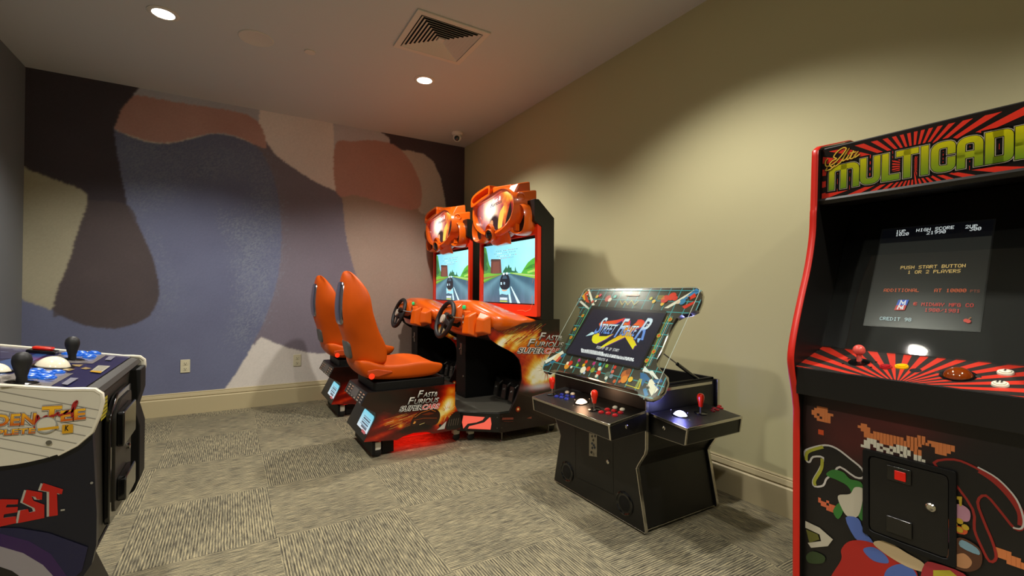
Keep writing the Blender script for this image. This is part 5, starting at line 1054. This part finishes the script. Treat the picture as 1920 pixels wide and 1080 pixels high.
    for pts, f_, e_ in (([(30, 340), (60, 320), (150, 300), (220, 320), (300, 380), (370, 440), (380, 490), (330, 490), (240, 430), (200, 470), (160, 500), (140, 540), (90, 545), (80, 510), (120, 440), (140, 375), (80, 370), (60, 400), (40, 390)], '0a0806', ol), ([(800, 405), (920, 385), (1040, 430), (1150, 500), (1250, 600), (1320, 700), (1330, 790), (1280, 795), (1200, 700), (1110, 600), (1060, 640), (1100, 760), (1150, 880), (1170, 970), (1130, 990), (1080, 900), (1040, 800), (1030, 680), (900, 500)], '0a0806', '8a1c14')):
        P_ = spline([z8(*p) for p in pts], 3); a.up(); a.raw(P_, [tuple(range(len(P_)))], f_); a.line(P_, .006, e_, closed=True)
    a.line(spline([z8(*p) for p in [(1070, 450), (1160, 510), (1250, 600), (1315, 700), (1320, 780)]], 4, closed=False), .014, '8a1c14'); a.line(spline([z8(*p) for p in [(1060, 430), (1180, 500), (1290, 620), (1333, 740), (1320, 795), (1270, 790)]], 4, closed=False), .004, ol)
    a.line(spline([z8(*p) for p in [(40, 390), (50, 340), (140, 310)]], 4, closed=False), .010, '94942c'); a.line(spline([z8(*p) for p in [(135, 380), (130, 440), (90, 510), (95, 540)]], 4, closed=False), .010, '94942c')
    Z([(160, 470), (200, 445), (260, 460), (300, 500), (380, 540), (380, 740), (340, 700), (300, 560), (230, 510), (180, 490)], '2c6a28', 4); Z([(200, 690), (240, 640), (260, 690), (230, 740)], '2c6a28', 3)
    Z([(230, 600), (300, 590), (330, 550), (380, 560), (378, 620), (350, 720), (290, 725), (250, 670)], 'b0aa96', 4); Z([(275, 730), (350, 735), (380, 800), (440, 880), (400, 890), (330, 850)], '4860a0', 3)
    Z([(36, 750), (120, 790), (200, 860), (170, 900), (70, 910), (50, 880), (130, 870), (120, 830), (36, 790)], 'b0aa96'); Z([(40, 800), (110, 830), (120, 860), (60, 880)], '56561c')
    Z([(40, 960), (80, 930), (150, 960), (140, 1000), (60, 1000)], '283a1a', 3)
    Z([(190, 1078), (250, 980), (250, 920), (300, 870), (400, 870), (560, 930), (650, 1000), (670, 1100), (190, 1120)], 'a01c14', 4); Z([(380, 920), (440, 905), (510, 950), (530, 1000), (440, 985)], '4860a0', 4); Z([(520, 1040), (600, 1005), (680, 1040), (690, 1110), (520, 1110)], '4860a0', 4); Z([(440, 880), (520, 870), (640, 940), (740, 1000), (740, 1050), (640, 1020), (520, 950)], 'b8a27c', 4)
    Z([(900, 660), (960, 650), (1015, 690), (1010, 750), (950, 745), (910, 710)], 'a87888', 4); Z([(850, 720), (900, 750), (930, 800), (915, 870), (850, 860)], 'b0648c', 4); Z([(920, 600), (970, 605), (968, 660), (955, 660), (950, 622), (922, 618)], 'a88c20'); Z([(845, 715), (880, 730), (930, 770), (1000, 800), (985, 830), (900, 800)], 'b84a20', 3)
    u, v = z8(955, 775)
    for k in range(4): a.circ(u+.012*math.cos(k*1.57), v+.012*math.sin(k*1.57), .008, 'a88c20', 10)
    Z([(880, 940), (940, 850), (1020, 870), (1085, 930), (1080, 1020), (1000, 1050), (900, 1010)], '4a2a18', 4); Z([(920, 960), (980, 940), (1030, 990), (1000, 1030), (930, 1010)], 'a87850', 4); Z([(970, 860), (1060, 910), (1070, 950), (960, 900)], '6c8c98', 3); Z([(750, 1000), (820, 1000), (980, 1060), (990, 1120), (740, 1120)], '96242c', 3); Z([(800, 1040), (900, 1040), (960, 1090), (800, 1100)], 'a89c28')
    a.build('front_artwork', M['print'], R, label='dark front print with orange blocks and bright coloured sweeps')
    # coin door
    dz = lambda x, y: FP.px(1460+x/2.841, 700+y/2.841)
    dl, dr = np.mean([dz(455, 420)[0], dz(455, 820)[0]]), np.mean([dz(860, 520)[0], dz(865, 990)[0]]); dt, db_ = dz(455, 425)[1], dz(860, 985)[1]
    dr = dl+.225; dt = .655; db_ = .385
    fr_ = rnd([(dl, db_), (dr, db_), (dr, dt), (dl, dt)], .006, 2); fi = rnd([(dl+.016, db_+.016), (dr-.016, db_+.016), (dr-.016, dt-.016), (dl+.016, dt-.016)], .014, 2)
    cdr = MB().ring(lambda p, t: FP.p(*p, t), fr_, fi, .0, .012).build('coin_door', M['blackmatte'], R, bevel=.002)
    MB().pprism(FP, [tuple(np.mean(fi, 0)+(np.array(p)-np.mean(fi, 0))*.985) for p in fi], .001, .008).build('door_leaf', M['black'], cdr, bevel=.002)
    cx = dl+.095; m_ = MB(); m_.pprism(FP, [(cx-.03, dt-.075), (cx+.03, dt-.075), (cx+.03, dt-.030), (cx-.03, dt-.030)], .008, .013); m_.build('coin_mech', M['blackgloss'], cdr, bevel=.002)
    MB().pprism(FP, [(cx-.010, dt-.068), (cx+.018, dt-.068), (cx+.018, dt-.040), (cx-.010, dt-.040)], .013, .017).build('coin_return_button', M['coinred'], cdr, bevel=.002)
    MB().pprism(FP, [(cx-.032, db_+.035), (cx+.032, db_+.035), (cx+.032, db_+.085), (cx-.032, db_+.085)], .008, .014).build('coin_cup', M['blackgloss'], cdr, bevel=.003)
    MB().lathe([(0, .008), (.012, .008), (.012, .014), (.008, .017), (0, .016)], FP.p(dl+.170, .535), FP.N, 20).build('door_lock', M['chrome'], cdr)
    return R
upright()

# ================================================================== GOLF PEDESTAL MACHINE
def golf():
    Y0, Y1 = 1.50, 2.14; XBK = -1.15
    R = thing('golf_arcade_pedestal', 'dark blue arcade pedestal with white side panel and two black joysticks at the left', 'arcade machine', (-.75, (Y0+Y1)/2, 0))
    top = [(-.268, .893), (-.280, .904), (-.300, .907), (-.328, .909), (-.444, .930), (-.72, .978), (-1.02, 1.03)]
    body = [(-.285, .80), (-.281, .726), (-.275, .60), (-.275, .524), (-.283, .480), (-.300, .452), (-.33, .445), (-.40, .44), (XBK, .44), (XBK, 1.03), (-1.02, 1.03), (-.72, .97), (-.444, .92), (-.30, .895)]
    cap = [(-.268, .893), (-.2665, .875), (-.272, .845), (-.285, .805), (-.312, .778), (-.344, .761), (-.392, .752), (-.444, .751), (-.52, .762), (-.62, .795), (-.72, .84), (-.82, .895), (-.92, .96), (-1.02, 1.03)]
    for y0, y1, s in ((Y0, Y0+.02, 1), (Y1-.02, Y1, -1)):
        b = MB().prism(body, 'Y', y0, y1).build('side_panel', M['navy'], R)
    capo = spline(cap, 2, closed=False)+[tuple(p) for p in top[::-1][1:-1]]
    for y0, y1 in ((Y0-.014, Y0-.0005), (Y1+.0005, Y1+.014)):
        MB().prism(capo, 'Y', y0, y1).build('white_cap', M['white'], R)
        b = MB(); pts = top[::-1]+cap[1:6]; rr = []
        for i, (x, z) in enumerate(pts):
            a_ = np.array(pts[max(i-1, 0)]); c_ = np.array(pts[min(i+1, len(pts)-1)]); t = (c_-a_)/np.linalg.norm(c_-a_); n_ = np.array([-t[1], t[0]]); ym = (y0+y1)/2
            rr.append([(x+n_[0]*d, ym+e, z+n_[1]*d) for d, e in ((-.001, -.0085), (.004, -.008), (.006, 0), (.004, .008), (-.001, .0085))])
        b.loft(rr); b.build('edge_trim', M['whitetrim'], R, ang=60)
    # front face and core
    MB().prism([(-.290, .885), (-.298, .80), (-.296, .70), (-.292, .52), (-.30, .47), (-.32, .452), (-.36, .452), (-.36, .885)], 'Y', Y0+.02, Y1-.02).build('front_face', M['taupe'], R)
    MB().prism([(-.34, .45), (XBK, .45), (XBK, 1.02), (-1.02, 1.02), (-.45, .915), (-.34, .89)], 'Y', Y0+.02, Y1-.02).build('core', M['navy'], R)
    # bulged far edge panel
    MB().prism([(-.262, .875), (-.262, .80), (-.277, .74), (-.262, .68), (-.262, .50), (-.275, .46), (-.305, .437), (-.34, .45), (-.34, .875)], 'Y', Y1-.11, Y1+.002).build('edge_panel', M['blackmatte'], R, bevel=.004)
    MB().prism([(-.300, .452), (-.38, .30), (-.34, .19), (-.30, .09), (-.27, 0), (-1.1, 0), (-1.0, .30), (-1.0, .452)], 'Y', Y0+.10, Y1-.10).build('leg_base', M['black'], R, bevel=.006)
    # control deck
    O = np.array((-.270, Y0, .896)); O = np.array((-.300, Y0, .9065)); Vv = np.array((-.72, Y0, .976))-O
    TP = Pl(O+Vv, -Vv, (0, 1, 0)); LT = np.linalg.norm(Vv)
    dk = MB().prism([(-1.02, 1.02), (-.72, .974), (-.444, .926), (-.300, .904), (-.283, .899), (-.275, .888), (-.29, .875), (-.40, .88), (-1.02, .98)], 'Y', Y0-.0005, Y1+.0005).build('control_deck', M['taupe'], R)
    a = Art(TP, .0008, .00025); a.rect(-.31, 0, LT-.004, Y1-Y0, '1a1a48')
    g = lambda x, y: TP.px(x/6.857, 630+y/6.857)
    def Zp(pts, col, sm=0): a.poly([g(*p) for p in pts], col, sm=sm)
    Zp([(0, 330), (0, 520), (200, 440), (420, 330), (560, 260), (700, 215), (560, 190)], '2c4c84'); Zp([(0, 140), (480, 190), (560, 200), (300, 290), (0, 300)], '232455')
    Zp([(0, 535), (240, 470), (945, 488), (630, 665), (0, 660)], '7e7876'); Zp([(830, 212), (1370, 252), (1190, 362), (560, 345), (600, 320)], '7e7876')
    for pts in ([(920, 375), (1070, 375), (1020, 405), (940, 395)], [(1030, 430), (1100, 408), (1175, 428), (1100, 440)], [(800, 440), (900, 428), (960, 440), (880, 462)], [(160, 350), (210, 345), (210, 380), (165, 372)], [(450, 345), (520, 335), (500, 360)]): Zp(pts, 'a08858')
    Zp([(1260, 392), (1415, 400), (1290, 492), (1150, 475)], 'b8b4a4'); Zp([(1170, 458), (1310, 470), (1290, 492), (1150, 475)], 'c89820')
    for k in range(4): a.line([g(1265-k*22, 408+k*15), (g(1375-k*22, 416+k*15))], .003, '4a4840')
    Zp([(900, 560), (1005, 565), (860, 655), (785, 640)], '8a8a98'); Zp([(1400, 278), (1482, 280), (1420, 330), (1340, 325)], '8a8a98')
    for x, y in ((50, 558), (100, 560), (490, 655), (605, 585), (640, 590), (745, 280), (780, 280), (1070, 345), (1100, 347), (1140, 305), (1180, 307)): u, v = g(x, y); a.circ(u, v, .006, '2c2826', 8)
    for k, (x0, y0) in enumerate(((160, 205), (170, 213), (0, 240), (20, 190))): a.line([g(x0, y0), g(x0+100, y0+4)], .003, '8a94b0')
    a.build('deck_artwork', M['gloss'], dk)
    joystick(dk, TP, *g(278, 605), 'fat', M['rubber']); joystick(dk, TP, *g(928, 308), 'fat', M['rubber'])
    for x, y in ((395, 525), (400, 480), (480, 460), (545, 530), (620, 545), (600, 500), (735, 480), (590, 560), (380, 545)): button('button', M['skyblue'], dk, TP, *g(x, y), r=.0165)
    for x, y in ((870, 245), (960, 262), (1050, 225), (1110, 262), (1160, 272), (1140, 290), (1222, 235), (1205, 225), (1060, 240)): button('button', M['skyblue'], dk, TP, *g(x, y), r=.0165)
    u, v = g(678, 395); trackball(dk, TP, u, v, .040, M['trackwhite'], M['blackgloss'], .25); u, v = g(15, 460); trackball(dk, TP, u-.01, v, .030, M['trackwhite'], M['blackgloss'], .3)
    u, v = g(545, 225); o = TP.p(u, v); b = MB(); b.pprism(TP, [(u-.035, v-.022), (u+.035, v-.022), (u+.035, v+.022), (u-.035, v+.022)], 0, .012); b = b.build('red_button_base', M['blackgloss'], dk, bevel=.003)
    MB().pprism(TP, rnd([(u-.025, v-.015), (u+.025, v-.015), (u+.025, v+.015), (u-.025, v+.015)], .006), .012, .022).build('red_button_cap', M['redball'], b, bevel=.004)
    # side artwork
    SP = FNX(Y0-.0145); a = Art(SP, .0004, .00015); h = lambda x, y: SP.px(x/5.4, 740+y/5.4)
    capP = [tuple(p) for p in capo]
    for k in range(7):
        y0 = 10+k*95; pts = [h(-400, y0-120), h(1100, y0+165)]
        d = np.array(pts[1])-np.array(pts[0])
        for j in range(80):
            c_ = np.array(pts[0])+d*(j+.5)/80; r_ = False
            for i in range(len(capP)):
                (x1, y1), (x2, y2) = capP[i-1], capP[i]
                if (y1 > c_[1]) != (y2 > c_[1]) and c_[0] < (x2-x1)*(c_[1]-y1)/(y2-y1)+x1: r_ = not r_
            if r_: a.line([tuple(np.array(pts[0])+d*j/80), tuple(np.array(pts[0])+d*(j+1)/80)], .0016, '8e8b82', up=(j == 0 and k == 0))
    gold = lambda t: 'c8601a' if t < .35 else ('e8981c' if t < .7 else 'f0b828')
    def outl(t, p0, p1, hh, bold=.02):
        A, B = h(*p0), h(*p1); hz = abs(h(p0[0], p0[1]-hh)[1]-A[1])
        for cc_, bb in (('26303c', bold+.075), ('c8c4b4', bold+.055), ('8a3818', bold+.022), (gold, bold)): a.text(t, A, B, hz, cc_, bold=bb)
    outl('GOLDEN', (-560, 345), (360, 297), 118); outl('T', (415, 275), (620, 262), 150, .03); outl('EE', (615, 268), (870, 240), 105)
    outl('COMPLETE', (-420, 435), (360, 385), 55, .02)
    for st in ([(345, 330), (400, 300), (395, 230), (380, 215), (370, 300), (385, 305), (420, 260)], [(420, 260), (450, 225), (475, 215), (460, 245), (500, 230), (520, 210)], [(520, 210), (560, 205), (590, 180), (600, 210)], [(600, 210), (650, 190), (690, 160), (660, 185), (690, 185)], [(690, 185), (740, 160), (785, 65), (745, 100), (735, 210), (750, 215)]): a.line(spline([h(*p) for p in st], 4, closed=False), .0045, 'a01c20')
    u, v = h(475, 305); a.circ(u, v, .019, '9a9a94', 20); a.circ(u, v+.001, .016, 'd0ccba', 20); a.line([h(390, 350), h(600, 325)], .006, 'd8a018'); a.poly([h(635, 300), h(745, 295), h(742, 380), h(632, 390)], 'd09a18'); a.text('K', h(660, 360), h(700, 358), .012, '1a1410', bold=.04)
    u, v = h(500, 480); a.circ(u, v, .0055, '5c594e', 10)
    a.build('cap_artwork', M['gloss'], R, label='gold outlined lettering with red script on ruled white panel')
    SP = FNX(Y0); a = Art(SP, .0006, .0002); h = lambda x, y: SP.px(x/5.4, 880+y/5.4)
    Tt = [(440, 135), (640, 200), (628, 250), (580, 238), (588, 462), (500, 475), (500, 225), (412, 208)]
    Ss = [(272, 203), (432, 232), (428, 305), (375, 300), (362, 275), (322, 270), (342, 315), (452, 355), (452, 488), (185, 542), (210, 412), (285, 398), (300, 435), (362, 420), (352, 388), (232, 330)]
    Ee = [(0, 305), (20, 298), (190, 302), (182, 350), (75, 352), (62, 382), (185, 376), (180, 430), (45, 452), (38, 488), (165, 470), (168, 540), (0, 578), (-60, 590), (-20, 300)]
    Uu = [(-260, 330), (-180, 322), (-205, 520), (-150, 515), (-120, 315), (-50, 310), (-90, 600), (-280, 630)]
    Qq = [(-500, 350), (-300, 335), (-320, 690), (-380, 690), (-385, 645), (-530, 650)]
    for pts in (Tt, Ss, Ee, Uu, Qq): a.poly([h(x-26, y+4) for x, y in pts], 'a8a498')
    for pts in (Tt, Ss, Ee, Uu, Qq): a.poly([h(x, y) for x, y in pts], 'b0140c')
    a.poly([h(-440, 420), h(-380, 415), h(-390, 580), h(-460, 585)], '0b0d1c'); a.line([h(618, 410), h(660, 404)], .004, '9a9688')
    # lower sweeps, kept inside the panel
    lo = lambda pts: clip_convex([h(*p) for p in pts], [(-1.14, .445), (-.33, .445), (-.30, .47), (-.285, .55), (-.285, .72), (-1.14, .72)])
    for pts, c_ in (([(-900, 560), (200, 590), (500, 640), (940, 800), (940, 1100), (-900, 1100)], '0e1038'), ([(-900, 640), (0, 640), (300, 720), (520, 850), (700, 1100), (-900, 1100)], '2c1048'), ([(-900, 760), (0, 770), (240, 840), (440, 960), (560, 1090), (-900, 1100)], '8a8488'), ([(-900, 970), (0, 975), (130, 1020), (240, 1100), (-900, 1100)], '0c0b10')):
        q_ = lo(pts)
        if q_: a.poly(q_, c_)
    u, v = h(932, 132); a.circ(u, v, .003, '8a8880', 8)
    a.build('side_artwork', M['gloss'], R, label='red slanted letters over a dark blue panel')
    # coin door on the front
    FPx = Pl((-.2915, Y0, 0), (0, 1, 0), (0, 0, 1)); 
    k = lambda x, y: at(x/5.4, 740+y/5.4, X=-.2915)[1:]-np.array([Y0, 0])
    y0_, y1_ = .17, .47; zt, zb = .86, .50
    op = [(.16, .80), (.25, .845), (.47, .845), (.47, .52), (.42, .48), (.16, .50)]
    cdp = MB().pprism(FPx, rnd(op, .025), 0, .014).build('coin_door', M['blackgloss'], R, bevel=.004)
    MB().pprism(FPx, rnd([(.20, .79), (.27, .825), (.44, .825), (.44, .53), (.40, .505), (.20, .52)], .02), .014, .018).build('door_plate', M['coinsteel'], cdp)
    MB().pprism(FPx, rnd([(.21, .70), (.40, .70), (.40, .80), (.21, .80)], .01), .018, .036).build('bill_slot', M['blackgloss'], cdp, bevel=.004)
    MB().pprism(FPx, rnd([(.22, .54), (.38, .54), (.38, .61), (.22, .61)], .015), .018, .04).build('coin_cup', M['blackgloss'], cdp, bevel=.004)
    MB().lathe([(0, .018), (.010, .018), (.010, .026), (0, .028)], FPx.p(.37, .66), FPx.N, 16).build('door_lock', M['chrome'], cdp)
    q = Art(FPx, .001); q.poly([(.115, .800), (.19, .800), (.19, .855), (.115, .855)], 'b8a828'); 
    for j in range(5): q.line([(.12, .807+j*.010), (.185, .807+j*.010)], .003, '4a4a20')
    q.build('warning_sticker', M['print'], R, label='yellow warning sticker')
    return R
golf()
